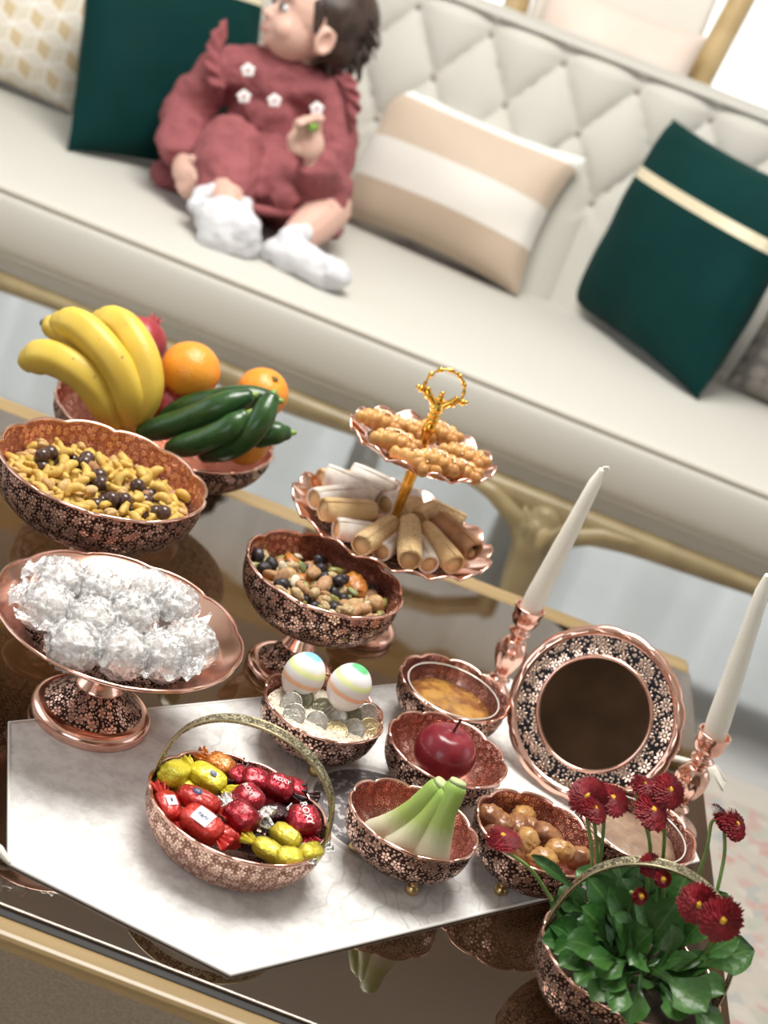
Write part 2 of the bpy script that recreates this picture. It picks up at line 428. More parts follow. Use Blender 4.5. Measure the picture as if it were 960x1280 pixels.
grey = g.mix(g.math('MULTIPLY', spray, 0.85), (0.15, 0.14, 0.145, 1), (0.55, 0.53, 0.51, 1))
wvn = g.n('ShaderNodeTexWave', {'Vector': g.vec('MULTIPLY', o, (1, 1, 0)), 'Scale': 14.0, 'Distortion': 14.0, 'Detail': 2.0, 'Detail Scale': 1.2})
scr = g.math('MULTIPLY', g.step(wvn.outputs['Fac'], 0.90, 0.98), g.math('MULTIPLY', g.step(rd, 0.185, 0.165), g.step(rd, 0.074, 0.084)))
col = g.mix(g.math('MULTIPLY', scr, 0.35), cloth, (0.40, 0.37, 0.34, 1))
col = g.mix(g.math('MULTIPLY', ringl, 0.6), col, (0.40, 0.38, 0.36, 1))
col = g.mix(inn, col, grey)
g.P(Base_Color=col, Roughness=0.85, Sheen_Weight=0.2)
g.bump(g.math('ADD', dm, g.math('MULTIPLY', dm2, 0.5)), 0.35, 0.0008)
CLOTH = g.m
qa, qb, qm = -0.962, -0.634, -0.790
outline = [band(0.542, qm), band(0.658, qb), band(1.235, qb), band(1.332, qm), band(1.235, qa), band(0.617, qa)]
mb = MB(); n = len(outline)
CLZ = TZ + 0.0016
V = [(x, y, TZ + .0001) for x, y in outline] + [(x, y, CLZ) for x, y in outline]
mb.add(V, [tuple(range(n))[::-1], tuple(range(n, 2 * n))] + [(i, (i + 1) % n, n + (i + 1) % n, n + i) for i in range(n)])
bd = mb.build('cloth', CLOTH, runner, False, world=True)
HEMM = plain('hem_thread', (0.82, 0.80, 0.76, 1), 0.8)
MB().add(*tube([(x, y, CLZ - .0002) for x, y in outline], 0.0016, 6, closed=True)).build('hem', HEMM, runner, world=True)
TASS = plain('tassel_thread', (0.80, 0.77, 0.68, 1), 0.75)
def tassel(p0, p1, p2, drop):
    p0, p1, p2 = Vector(p0), Vector(p1), Vector(p2); mb = MB(); r2 = random.Random(3)
    mb.add(*tube([p0, lerp(p0, p1, .5) + Vector((0, 0, .002)), p1], [.0022, .004, .0045], 8))
    d = (p2 - p1); sd = Vector((-d.y, d.x, 0)).normalized()
    for i in range(34):
        a = r2.uniform(-1, 1); b = r2.uniform(-1, 1)
        e = p2 + sd * a * .014 + Vector((0, 0, abs(b) * .004 - drop * (1 - 0.3 * abs(a))))
        mb.add(*tube([p1 + sd * a * .003 + Vector((0, 0, b * .002)), lerp(p1, e, .55) + sd * a * .004 + Vector((0, 0, .004 + b * .002 + drop * .3)), e], .0009, 4))
    mb.build('tassel', TASS, runner, world=True)
tip = outline[3]
tassel((tip[0], tip[1], CLZ + .001), (0.432, 1.507, TZ + .008), (0.468, 1.500, TZ + .006), 0.012)
tip = outline[0]
tassel((tip[0], tip[1], CLZ + .001), (-0.196, 0.948, TZ + .008), (-0.232, 0.953, TZ + .004), 0.001)
# ================================================================== sofa
g = NG('linen_upholstery'); o = g.obj()
wz = g.noise(o, 420, 2)
g.P(Base_Color=g.mix(wz, (0.50, 0.485, 0.435, 1), (0.57, 0.555, 0.505, 1)), Roughness=0.85, Sheen_Weight=0.25)
g.bump(wz, 0.25, 0.0008)
LINEN = g.m
PIPE = plain('upholstery_piping', (0.40, 0.37, 0.31, 1), 0.8)
BTN = plain('upholstery_button', (0.34, 0.31, 0.27, 1), 0.7)
SOFAW = noisy('sofa_gilded_wood', (0.30, 0.235, 0.12, 1), (0.21, 0.16, 0.08, 1), 14, 0.4, 0.15)
SR = math.radians(-3)
sofa = thing('sofa', 'long cream button-tufted sofa with carved pale gold wooden frame', 'sofa', (-0.1, 2.41, 0), SR)
XA, XB = -1.75, 1.75
def sweepx(prof, x0, x1, nx, closed=True):
    k = len(prof)
    V = [(lerp(x0, x1, i / nx), y, z) for i in range(nx + 1) for y, z in prof]; F = []
    for i in range(nx):
        for j in range(k if closed else k - 1):
            a = i * k + j; b = i * k + (j + 1) % k
            F.append((a, a + k, b + k, b))
    if closed: F.append(tuple(range(k))); F.append(tuple(nx * k + j for j in range(k))[::-1])
    return V, F
seatp = smooth_prof([(.02, .385), (-.002, .395), (-.008, .44), (-.004, .478), (.006, .489)], 4) + smooth_prof([(.014, .492), (.05, .499), (.22, .507), (.45, .509), (.74, .500)], 5) + [(.74, .385)]
MB().add(*sweepx(seatp, XA, XB, 60)).build('seat_cushion', LINEN, sofa)
MB().add(*tube([(XA, .004, .491), (XB, .004, .491)], .0042, 8)).build('seat_piping', PIPE, sofa)
MB().add(*tube([(XA, .010, .384), (XB, .010, .384)], .005, 8)).build('lower_piping', LINEN, sofa)
MB().add(*sweepx([(.018, .33), (.016, .384), (.74, .384), (.74, .33)], XA, XB, 4)).build('fabric_band', LINEN, sofa, False)
# carved rail with serpentine lower edge
LEGX = [-1.55, .36, 1.62]
def rail_low(x):
    d = min(abs(x - l) for l in LEGX)
    return .318 - .035 * math.exp(-(d / .11) ** 2) + .008 * math.sin(x * 9.0)
mb = MB(); nx = 160; V = []; F = []
for i in range(nx + 1):
    x = lerp(XA, XB, i / nx); lo = rail_low(x)
    for y, z in ((.02, .352), (.0, .350), (-.012, .340), (-.010, lo + .012), (.0, lo), (.03, lo + .004), (.03, .35)): V.append((x, y, z))
for i in range(nx):
    for j in range(7):
        a = i * 7 + j; b = i * 7 + (j + 1) % 7; F.append((a, a + 7, b + 7, b))
F += [tuple(range(7)), tuple(nx * 7 + j for j in range(7))[::-1]]
mb.add(V, F).build('carved_rail', SOFAW, sofa)
for lx in LEGX:
    mb = MB()
    mb.add(*tube([(lx, .045, .335), (lx, .0, .31), (lx - .004, -.018, .26), (lx - .002, -.008, .19), (lx + .0, .004, .11), (lx, .002, .05), (lx, -.008, .014)], [.022, .032, .034, .028, .023, .019, .022], 14))
    for s in (-1, 1):
        mb.add(*tube([(lx + s * .015, -.008, .25), (lx + s * .045, -.008, .295), (lx + s * .10, -.006, .322), (lx + s * .16, -.004, .332)], [.018, .020, .016, .010], 10))
        mb.add(*tube([(lx + s * .004, -.045, .25), (lx + s * .014, -.050, .30), (lx + s * .04, -.040, .33)], [.006, .009, .006], 8))
    remesh(mb.build('leg', SOFAW, sofa), .006, 3)
for lx in LEGX:
    MB().add(*tube([(lx, .78, .36), (lx, .80, .2), (lx, .84, .014)], [.03, .026, .02], 10)).build('rear_leg', SOFAW, sofa)
# button tufted back
BX, BS, BZ0, BDZ = .073, .16, .950, .1175
def back_plane(z): return .705 + .10 * (z - .47) / .51
def tuft(x, z):
    X = (x - BX) / BS; Z = (z - BZ0) / BDZ
    fz = max(0, min(1, (-2 - Z) / .35)); fu = max(0, min(1, Z / .3))
    a = X + Z / 2; b = X - Z / 2
    dia = (abs(math.sin(PI * a)) * abs(math.sin(PI * b))) ** .38
    ver = abs(math.sin(PI * X)) ** .45
    h = lerp(dia, ver, fz); h = lerp(h, ver * .6 + .35, fu)
    return .031 * h
mbk = MB(); NX, NZ = 560, 90
def bk(u, v):
    x = lerp(XA, XB, u)
    if v <= .82:
        z = lerp(.47, .985, v / .82); y = back_plane(z) - tuft(x, z); 
        if z > .962: y += (z - .962) * .6
        return (x, y, z)
    t = (v - .82) / .18
    if t < .5:
        a = t / .5 * PI / 2; yb = back_plane(.985) - tuft(x, .985) + .014
        return (x, yb + .16 * (1 - math.cos(a)) * .9, .985 + .018 * math.sin(a))
    t2 = (t - .5) / .5
    return (x, .96, lerp(1.0, .30, t2))
mbk.add(*grid(NX, NZ, bk)).build('tufted_back', LINEN, sofa)
MB().add(*tube([(XA, back_plane(.985) - .020, .990), (XB, back_plane(.985) - .020, .990)], .006, 8)).build('top_piping', LINEN, sofa)
V, F = ball((0, 0, 0), (.0095, .005, .0095), 12, 8); bm_ = MB().add(V, F).me('button')
for row, (off, z) in enumerate(((0, BZ0), (.5, BZ0 - BDZ), (0, BZ0 - 2 * BDZ))):
    for k in range(-10, 10):
        x = BX + BS * (k + off)
        if -1.2 < x < 1.2: link('button', bm_, BTN, sofa, (x, back_plane(z) - .004, z))

# ------------------------------------------------------------------ cushions on the sofa
def cushion(name, label, corner, e1, e2, w, h, t, mat, ears=.07, group=None):
    """corner: lower left corner; e1 along the bottom edge, e2 up the left edge"""
    e1 = Vector(e1).normalized(); e2 = Vector(e2); e2 = (e2 - e1 * e2.dot(e1)).normalized(); nn = e1.cross(e2)
    c = Vector(corner) + e1 * w / 2 + e2 * h / 2
    R = Matrix((e1, e2, nn)).transposed()
    mb = MB(); N = 34; rr = random.Random(len(label))
    ph = [rr.uniform(0, 6) for _ in range(4)]
    for s in (1, -1):
        def fn(u, v):
            a, b = 2 * u - 1, 2 * v - 1
            x = a * (1 - ears * (1 - b * b) ** 1.0 * abs(a)) * w / 2; y = b * (1 - ears * (1 - a * a) * abs(b)) * h / 2
            th = ((1 - a * a) * (1 - b * b)) ** .42 * t / 2
            th *= 1 + .05 * math.sin(5 * a + ph[0]) * math.sin(4 * b + ph[1]) + .03 * math.sin(11 * a * b + ph[2])
            return (x, y, s * th)
        mb.add(*grid(N, N, fn, flip=(s < 0)))
    o = link(name, mb.me(name), mat, None, c, R)
    return tag(o, label, 'cushion', group)
def velvet(name, c1, c2, sheen=0.6):
    g = NG(name); nz = g.noise(g.obj(), 9, 4)
    g.P(Base_Color=g.mix(nz, c1, c2), Roughness=0.75, Specular_IOR_Level=0.12, Sheen_Weight=sheen, Sheen_Roughness=0.35, Sheen_Tint=(0.1, 0.45, 0.40, 1)); g.bump(g.noise(g.obj(), 14, 3), 0.25, 0.01); return g
def band_mat(g, axis, lo, hi, col, rough=0.3, metal=0.6):
    pass
def green_mat(name, lo, hi):
    g = velvet(name, (0.001, 0.022, 0.021, 1), (0.002, 0.036, 0.033, 1), .12)
    y = g.n('ShaderNodeSeparateXYZ', {0: g.uv()}).outputs[1]
    k = g.math('MULTIPLY', g.step(y, lo - .004, lo), g.step(y, hi + .004, hi))
    base = g.b.inputs['Base Color'].links[0].from_socket
    g.P(Base_Color=g.mix(k, base, (0.85, 0.76, 0.55, 1)), Roughness=g.math('SUBTRACT', .75, g.math('MULTIPLY', k, .4)), Metallic=g.math('MULTIPLY', k, .35), Sheen_Weight=g.math('MULTIPLY', g.math('SUBTRACT', 1.0, k), .04))
    return g.m
L = atz(715, 378, .512); B = atz(872, 500, .512); T = at(862, 163, 3.10)
cushion('throw_pillow', 'dark green velvet cushion with a thin gold band standing at the right on the sofa', L, B - L, T - L, (B - L).length, (T - L).length, .17, green_mat('green_velvet_thin_band', .695, .745), .05)
BL = atz(84, 188, .512); BR = atz(285, 225, .512); e1 = (BR - BL)
cushion('throw_pillow', 'dark green velvet cushion with pale band along its top, behind the child', BL, e1, Vector((-.03, .16, .39)), .40, .42, .16, green_mat('green_velvet_top_band', .83, .91), .05)
g = NG('striped_bolster_cloth'); y = g.n('ShaderNodeSeparateXYZ', {0: g.uv()}).outputs[1]
rp = g.ramp(y, [(0, (0.46, 0.36, 0.27, 1)), (.29, (0.70, 0.67, 0.62, 1)), (.58, (0.54, 0.43, 0.33, 1)), (.91, (0.80, 0.79, 0.77, 1))], 'CONSTANT')
g.P(Base_Color=rp.outputs[0], Roughness=.6, Sheen_Weight=.3); g.bump(g.noise(g.obj(), 12, 3), .2, .01)
BL = atz(408, 262, .512); BR = atz(648, 370, .512)
cushion('throw_pillow', 'oblong cushion with beige and white bands lying right of the child', BL, BR - BL, Vector((.05, .10, .27)), (BR - BL).length, .31, .15, g.m, .10)
# rhombus cube pattern cushion
g = NG('cube_pattern_cloth'); p = g.vec('MULTIPLY', g.uv(), (7.0, 7.0, 0))
S3 = 3 ** .5
def hexc(off):
    q = g.vec('MODULO', g.vec('ADD', p, (off[0] + 20, off[1] + 20 * S3, 0)), (1, S3, 1)); return g.vec('SUBTRACT', q, (.5, S3 / 2, 0))
a_ = hexc((0, 0)); b_ = hexc((.5, S3 / 2))
la = g.n('ShaderNodeVectorMath', {0: a_}, operation='LENGTH').outputs['Value']; lb = g.n('ShaderNodeVectorMath', {0: b_}, operation='LENGTH').outputs['Value']
k = g.math('LESS_THAN', la, lb)
loc = g.n('ShaderNodeMix', {0: k}, data_type='VECTOR'); g.set(loc, 4, b_); g.set(loc, 5, a_)
sp = g.n('ShaderNodeSeparateXYZ', {0: loc.outputs[1]})
an = g.math('MULTIPLY', g.math('ADD', g.math('ARCTAN2', sp.outputs[1], sp.outputs[0]), PI + PI / 6), 3 / (2 * PI))
fr = g.math('FRACT', an); sec = g.math('FLOOR', an)
ln = g.math('MINIMUM', fr, g.math('SUBTRACT', 1.0, fr))
rr_ = g.math('MAXIMUM', g.math('ABSOLUTE', sp.outputs[0]), g.math('ADD', g.math('MULTIPLY', g.math('ABSOLUTE', sp.outputs[0]), .5), g.math('MULTIPLY', g.math('ABSOLUTE', sp.outputs[1]), S3 / 2)))
tone = g.ramp(g.math('DIVIDE', g.math('MODULO', sec, 3.0), 3.0), [(0, (0.62, 0.49, 0.30, 1)), (.2, (0.70, 0.64, 0.52, 1)), (.55, (0.74, 0.69, 0.60, 1))], 'CONSTANT')
lines = g.math('MAXIMUM', g.step(ln, .05, .03), g.step(rr_, .455, .475))
g.P(Base_Color=g.mix(lines, tone.outputs[0], (0.86, 0.83, 0.77, 1)), Roughness=.7); g.bump(g.noise(g.obj(), 10, 3), .15, .01)
BR = atz(80, 139, .512)
cushion('throw_pillow', 'cream cushion with beige cube pattern at the left end of the sofa', BR - Vector((.41, -.02, 0)), (1, -.02, 0), Vector((.02, .10, .40)), .42, .42, .16, g.m, .05)
g = NG('grey_pattern_cloth'); v = g.n('ShaderNodeTexVoronoi', {'Vector': g.vec('MULTIPLY', g.uv(), (9, 9, 0)), 'Scale': 1.0, 'Randomness': .35}, voronoi_dimensions='2D')
g.P(Base_Color=g.mix(g.step(v.outputs['Distance'], .25, .5), (0.34, 0.31, 0.28, 1), (0.19, 0.175, 0.16, 1)), Roughness=.8)
c0 = atz(905, 478, .515)
cushion('throw_pillow', 'grey patterned cushion behind the right green cushion, at the edge of the photo', c0, Vector((.36, -.12, 0)), Vector((.05, .14, .30)), .38, .32, .13, g.m, .05)

# ------------------------------------------------------------------ gilded chair behind the sofa
CHW = noisy('chair_gilded_wood', (0.58, 0.43, 0.22, 1), (0.44, 0.31, 0.14, 1), 12, 0.4)
WFAB = plain('chair_cream_fabric', (0.78, 0.75, 0.68, 1), .8)
ch = thing('armchair', 'pale armchair with gilded wooden posts standing behind the sofa', 'chair', (0.10, 3.66, 0), math.radians(-4))
for s, x in ((-1, -.20), (1, .20)):
    MB().add(*tube([(x, -.18, .02), (x * 1.02, -.17, .42), (x * 1.05, -.16, .7), (x * 1.1, -.14, 1.0), (x * 1.22, -.10, 1.25)], [.018, .024, .028, .030, .028], 12)).build('post', CHW, ch)
    MB().add(*tube([(x, .25, .02), (x * 1.0, .22, .42)], [.016, .024], 10)).build('leg', CHW, ch)
bevel(MB().add(*box(-.21, .21, -.19, .24, .40, .50)).build('seat', WFAB, ch, False), .02)
MB().add(*tube([(-.24, -.10, 1.24), (-.12, -.08, 1.31), (0, -.07, 1.33), (.12, -.08, 1.31), (.24, -.10, 1.24)], .026, 12)).build('crest_rail', CHW, ch)
bevel(MB().add(*box(-.19, .19, -.13, -.08, .55, 1.22)).build('back_panel', WFAB, ch, False), .015)
pk = noisy('blush_cloth', (0.78, 0.66, 0.58, 1), (0.70, 0.58, 0.50, 1), 6, .8)
cushion('throw_pillow', 'blush pink cushion on the gilded armchair behind the sofa', (-.08, 3.40, .80), (1, -.06, 0), Vector((.0, .05, .27)), .36, .29, .12, pk, .05)
# ================================================================== the child
SKIN = (lambda g: (g.P(Base_Color=g.mix(g.step(g.noise(g.obj(), 14, 2), .3, .7), (0.64, 0.40, 0.32, 1), (0.70, 0.45, 0.37, 1)), Roughness=.5, Subsurface_Weight=.15, Subsurface_Radius=(.012, .005, .003)), g.m)[1])(NG('child_skin'))
g = NG('rose_corduroy'); o = g.obj()
g.P(Base_Color=g.mix(g.step(g.noise(o, 18, 4), .3, .7), (0.25, 0.068, 0.075, 1), (0.30, 0.085, 0.092, 1)), Roughness=.85, Sheen_Weight=.06, Sheen_Tint=(.9, .5, .5, 1))
g.bump(g.noise(o, 26, 4, rough=.6), .6, .012)
DRESS = g.m
HAIR = noisy('brown_hair', (0.055, 0.032, 0.024, 1), (0.028, 0.016, 0.012, 1), 45, .5, .5, 120)
SOCK = noisy('white_cotton_sock', (0.70, 0.70, 0.72, 1), (0.60, 0.60, 0.63, 1), 30, .9, .6, 160)
person = thing('person', 'toddler in a rose dress and white socks sitting on the sofa, head turned left', 'person', at(325, 262, 2.86) * 1.0)
person.location.z = .512
J = dict(pelvis=at(328, 228, 2.90), belly=at(334, 185, 2.88), chest=at(346, 125, 2.86), neck=at(372, 76, 2.85), head=at(389, 30, 2.83),
         shl=at(276, 84, 2.85), ell=at(228, 152, 2.82), wrl=at(224, 190, 2.715), hal=at(229, 211, 2.685),
         shr=at(420, 118, 2.85), elr=at(412, 236, 2.76), wrr=at(391, 207, 2.68), har=at(388, 180, 2.665),
         hipl=at(296, 240, 2.86), knl=at(286, 196, 2.72), anl=at(284, 256, 2.60), hipr=at(365, 246, 2.86), knr=at(412, 262, 2.74), anr=at(362, 306, 2.62), toer=at(428, 338, 2.55))
def mid(a, b, t=.5): return lerp(J[a], J[b], t)
bm = MB()
# torso, neck, limbs
bm.add(*tube([J['pelvis'], J['belly'], J['chest']], [.070, .068, .056], 16))
bm.add(*tube([J['chest'], mid('chest', 'neck', .7), J['neck'], mid('neck', 'head', .55)], [.050, .044, .036, .036], 14))
bm.add(*tube([mid('chest', 'shl', .3), J['shl'], J['ell'], J['wrl']], [.030, .028, .024, .021], 12))
bm.add(*tube([mid('chest', 'shr', .3), J['shr'], J['elr'], J['wrr']], [.030, .028, .024, .021], 12))
bm.add(*tube([J['hipl'], J['knl'], mid('knl', 'anl', .4), J['anl']], [.050, .040, .036, .028], 12))
bm.add(*tube([J['hipr'], J['knr'], mid('knr', 'anr', .4), J['anr']], [.058, .044, .040, .028], 12))
# head: forward turns to the child's right (picture left), chin lifted
Fh = Vector((-math.sin(math.radians(62)), -math.cos(math.radians(62)), .16)).normalized()
Sh = Vector((math.cos(math.radians(62)), -math.sin(math.radians(62)), 0)).normalized()   # towards the lens: the child's left side
Sh = (Sh - Fh * Sh.dot(Fh)).normalized(); Uh = Fh.cross(Sh); Uh = Uh if Uh.z > 0 else -Uh
HM = Matrix((Fh, Sh, Uh)).transposed(); HC = J['head']
def hp(f, s, u): return HC + Fh * f + Sh * s + Uh * u
for c, r in (((-.012, 0, .022), (.088, .072, .074)), ((.026, 0, -.020), (.054, .058, .060)), ((.040, 0, -.048), (.034, .036, .026)), ((.058, 0, -.060), (.015, .016, .013)),
             ((.050, .030, -.026), (.024, .024, .024)), ((.050, -.030, -.026), (.024, .024, .024)), ((.052, 0, .030), (.026, .046, .030)),
             ((.076, 0, -.012), (.011, .008, .014)), ((.084, 0, -.018), (.009, .0085, .008)), ((.079, .008, -.020), (.006, .005, .005)), ((.079, -.008, -.020), (.006, .005, .005)),
             ((.073, 0, -.038), (.008, .014, .009))):
    bm.add(*ball(hp(*c), r, 18, 12, HM))
# ear on the near side
for k in range(11):
    pass
ear = [hp(-.012 + .014 * math.cos(a), .066 + .006, -.012 + .021 * math.sin(a)) for a in [2 * PI * i / 14 for i in range(14)]]
bm.add(*tube(ear, .0058, 8, closed=True)); bm.add(*ball(hp(-.010, .064, -.012), (.012, .006, .018), 12, 8, HM)); bm.add(*ball(hp(-.006, .068, -.032), (.007, .006, .007), 10, 8, HM))
def hand(c, f, s, n, k=1.0, curl=1.0):
    """f: towards the fingertips, s: towards the thumb, n: out of the back of the hand"""
    f = f.normalized(); s = (s - f * s.dot(f)).normalized(); n_ = f.cross(s); n_ = n_ if n_.dot(n) > 0 else -n_
    M = Matrix((f, s, n_)).transposed()
    bm.add(*ball(c, (.024 * k, .021 * k, .013 * k), 14, 10, M))
    for i, (off, ln) in enumerate(((.015, .92), (.005, 1.0), (-.006, .95), (-.0155, .78))):
        p = c + f * .018 * k + s * off * k; pts = [p]; a = .25 * curl
        for seg in (.015, .012, .010):
            d = f * math.cos(a) - n_ * math.sin(a) + s * off * 3
            p = p + d.normalized() * seg * ln * k; pts.append(p); a += .75 * curl
        bm.add(*tube(pts, [.0066 * k, .0062 * k, .0056 * k, .0048 * k], 8))
    p = c - f * .004 * k + s * .018 * k
    bm.add(*tube([p, p + (s * .8 + f * .6) * .012 * k, p + (s * .7 + f * 1.5 - n_ * .4) * .015 * k, p + (s * .2 + f * 2.2 - n_ * .9) * .014 * k], [.0075 * k, .007 * k, .0065 * k, .0052 * k], 8))
    return M
down = -Vector(CU)
hand(J['hal'], (at(236, 236, 2.655) - J['hal']), (at(250, 205, 2.66) - J['hal']), Vector((0, -1, .3)), 1.25, .9)
hand(J['har'], (at(384, 160, 2.66) - J['har']), (at(372, 172, 2.65) - J['har']), Vector((0, 1, .2)), 1.3, 1.0)
body = bm.build('body', SKIN, person, world=True); remesh(body, .0034, 4)

# eye, brow, lips
EYEW = plain('eye_white', (0.75, 0.75, 0.76, 1), .2); IRIS = plain('dark_iris', (0.03, 0.025, 0.03, 1), .15)
LIP = plain('child_lips', (0.52, 0.23, 0.20, 1), .5); BROW = plain('child_brow', (0.20, 0.12, 0.09, 1), .8)
for s in (1, -1):
    MB().add(*ball(hp(.0665, s * .027, .006), (.0085, .0115, .0075), 14, 10, HM)).build('eye', EYEW, person, world=True)
    MB().add(*ball(hp(.0735, s * .0265, .006), (.0045, .0075, .0072), 12, 8, HM)).build('iris', IRIS, person, world=True)
    MB().add(*tube([hp(.0715, s * .014, .022), hp(.0725, s * .026, .026), hp(.063, s * .040, .022)], [.002, .003, .0015], 6)).build('eyebrow', BROW, person, world=True)
    MB().add(*tube([hp(.0725, s * .016, .0115), hp(.0735, s * .026, .0155), hp(.066, s * .038, .0095)], [.0012, .0018, .0012], 6)).build('eyelash', BROW, person, world=True)
MB().add(*tube([hp(.0725, -.013, -.040), hp(.0805, 0, -.0355), hp(.0725, .013, -.040)], [.002, .0042, .002], 8)).add(*tube([hp(.071, -.011, -.045), hp(.079, 0, -.046), hp(.071, .011, -.045)], [.002, .0048, .002], 8)).build('lips', LIP, person, world=True)

# hair: cap over the crown and the back, with loose curls
hm = MB(); r3 = random.Random(5)
def hf(d): return 1 + .05 * noise.noise(d * 3.0) + .03 * noise.noise(d * 9.0)
hm.add(*ball(hp(-.030, 0, .038), (.086, .080, .074), 40, 26, HM, hf))
hm.add(*ball(hp(-.058, .004, .0), (.050, .066, .058), 30, 20, HM, hf))
hm.add(*ball(hp(.030, 0, .078), (.05, .062, .03), 24, 14, HM, hf))
hm.add(*tube([hp(.022, .060, .040), hp(.014, .066, .015), hp(.010, .066, -.004)], [.012, .010, .005], 8))
for i in range(70):
    a = r3.uniform(-1.1, 1.1); e = r3.uniform(-.9, 1.0)
    base = Vector((-.055 - .050 * math.cos(e) * math.cos(a), .074 * math.sin(a) * math.cos(e * .5), .015 + .062 * math.sin(e)))
    o_ = Vector((base.x + .03, base.y, base.z - .01)).normalized(); pts = []
    ln = r3.uniform(.014, .030); w1 = r3.uniform(.003, .006); ph = r3.uniform(0, 6); tw = r3.uniform(5, 9)
    for j in range(8):
        t = j / 7; q = base + o_ * ln * t + Vector((0, 0, -.022 * t * t)); q += Vector((w1 * math.cos(ph + tw * t), w1 * math.sin(ph + tw * t), w1 * math.sin(ph + tw * t + 1)))
        pts.append(hp(*q))
    hm.add(*tube(pts, [.004, .0042, .004, .0036, .003, .0025, .002, .0012], 6))
for i in range(14):
    y_ = r3.uniform(-.02, .055); z_ = r3.uniform(-.045, -.02); pts = [hp(-.05 + .01 * j - .012 * j * (i % 3), y_ + .004 * math.sin(j + i), z_ - .010 * j) for j in range(4)]
    hm.add(*tube(pts, [.006, .005, .0035, .0015], 6))
hm.build('hair', HAIR, person, world=True)

# dress: yoke, sleeves, gathered skirt spread over the legs
dm_ = MB()
def ell(px, py, y, r, M=None): dm_.add(*ball(at(px, py, y), r, 22, 14, M))
dm_.add(*tube([J['pelvis'], J['belly'], J['chest'], mid('chest', 'neck', .55)], [.108, .094, .082, .058], 20))
dm_.add(*tube([mid('shl', 'shr', .12), mid('shl', 'shr', .5) + Vector((0, -.01, .0)), mid('shl', 'shr', .88)], [.046, .066, .046], 16))
dm_.add(*tube([J['shl'], mid('shl', 'ell', .45), J['ell'], mid('ell', 'wrl', .55), lerp(J['ell'], J['wrl'], .98)], [.042, .045, .044, .042, .032], 16))
dm_.add(*tube([J['shr'], mid('shr', 'elr', .5), J['elr'], mid('elr', 'wrr', .5), lerp(J['elr'], J['wrr'], .98)], [.042, .046, .046, .044, .034], 16))
# skirt over the raised near leg and the outstretched one
dm_.add(*tube([J['hipl'], mid('hipl', 'knl', .6), J['knl'] + Vector((0, -.01, .012)), at(284, 235, 2.665)], [.080, .072, .064, .058], 18))
dm_.add(*tube([J['hipr'], mid('hipr', 'knr', .6), at(398, 245, 2.74)], [.078, .070, .056], 18))
dm_.add(*tube([at(330, 205, 2.80), at(345, 235, 2.72), at(352, 248, 2.68)], [.06, .055, .030], 16))
dm_.add(*ball(at(225, 222, 2.84), (.055, .075, .030), 20, 12)); dm_.add(*ball(at(258, 225, 2.72), (.045, .05, .04), 20, 12))
dm_.add(*ball(at(320, 250, 2.92), (.185, .12, .045), 24, 14))
dress = dm_.build('dress', DRESS, person, world=True); remesh(dress, .0055, 6)
tx = bpy.data.textures.new('cloth_folds', 'CLOUDS'); tx.noise_scale = .05; tx.noise_depth = 3
dp = dress.modifiers.new('folds', 'DISPLACE'); dp.texture = tx; dp.strength = .030; dp.mid_level = .5; dp.texture_coords = 'GLOBAL'
# hem band, collar and shoulder frills
def frill(pts, outs, wdt, waves, amp, name):
    n = len(pts) - 1
    def fn(u, v):
        k = min(int(u * n), n - 1); t = u * n - k
        p = lerp(pts[k], pts[k + 1], t); q = lerp(outs[k], outs[k + 1], t)
        tn = (pts[k + 1] - pts[k]).normalized(); nn = tn.cross(q).normalized()
        return p + q * wdt * v + nn * amp * v * math.sin(u * waves * 2 * PI)
    o = MB().add(*grid(n * 14, 5, fn)).build(name, DRESS, person, world=True)
    sm = o.modifiers.new('thick', 'SOLIDIFY'); sm.thickness = .004
    return o
A = [at(283, 112, 2.79), at(276, 88, 2.785), at(276, 64, 2.80), at(284, 48, 2.83)]
frill(A, [Vector((-.7, -.55, -.1)), Vector((-.75, -.5, .25)), Vector((-.65, -.3, .65)), Vector((-.3, .0, .9))], .036, 5, .007, 'shoulder_frill')
A = [at(408, 92, 2.84), at(425, 102, 2.80), at(434, 120, 2.785), at(432, 140, 2.785)]
frill(A, [Vector((.45, -.1, .6)), Vector((.75, -.4, .35)), Vector((.8, -.5, -.1)), Vector((.6, -.6, -.5))], .036, 5, .007, 'shoulder_frill')
A = []; O_ = []
ax = (J['head'] - J['neck']).normalized()
e_1 = ax.orthogonal().normalized(); e_2 = ax.cross(e_1)
for i in range(25):
    a = 2 * PI * i / 24; d = e_1 * math.cos(a) + e_2 * math.sin(a)
    A.append(J['neck'] + ax * -.012 + d * .050); O_.append((d * .35 + ax).normalized())
frill(A, O_, .020, 26, .0035, 'collar_frill')
hemp = [at(238, 258, 2.70), at(262, 250, 2.645), at(292, 252, 2.615), at(322, 262, 2.64), at(350, 266, 2.67), at(385, 266, 2.69), at(412, 260, 2.70)]
hp_ = [tuple(p) for p in hemp]
remesh(MB().add(*tube(smooth_prof(hp_, 6), .010, 8)).build('hem', DRESS, person, world=True), .005, 4)
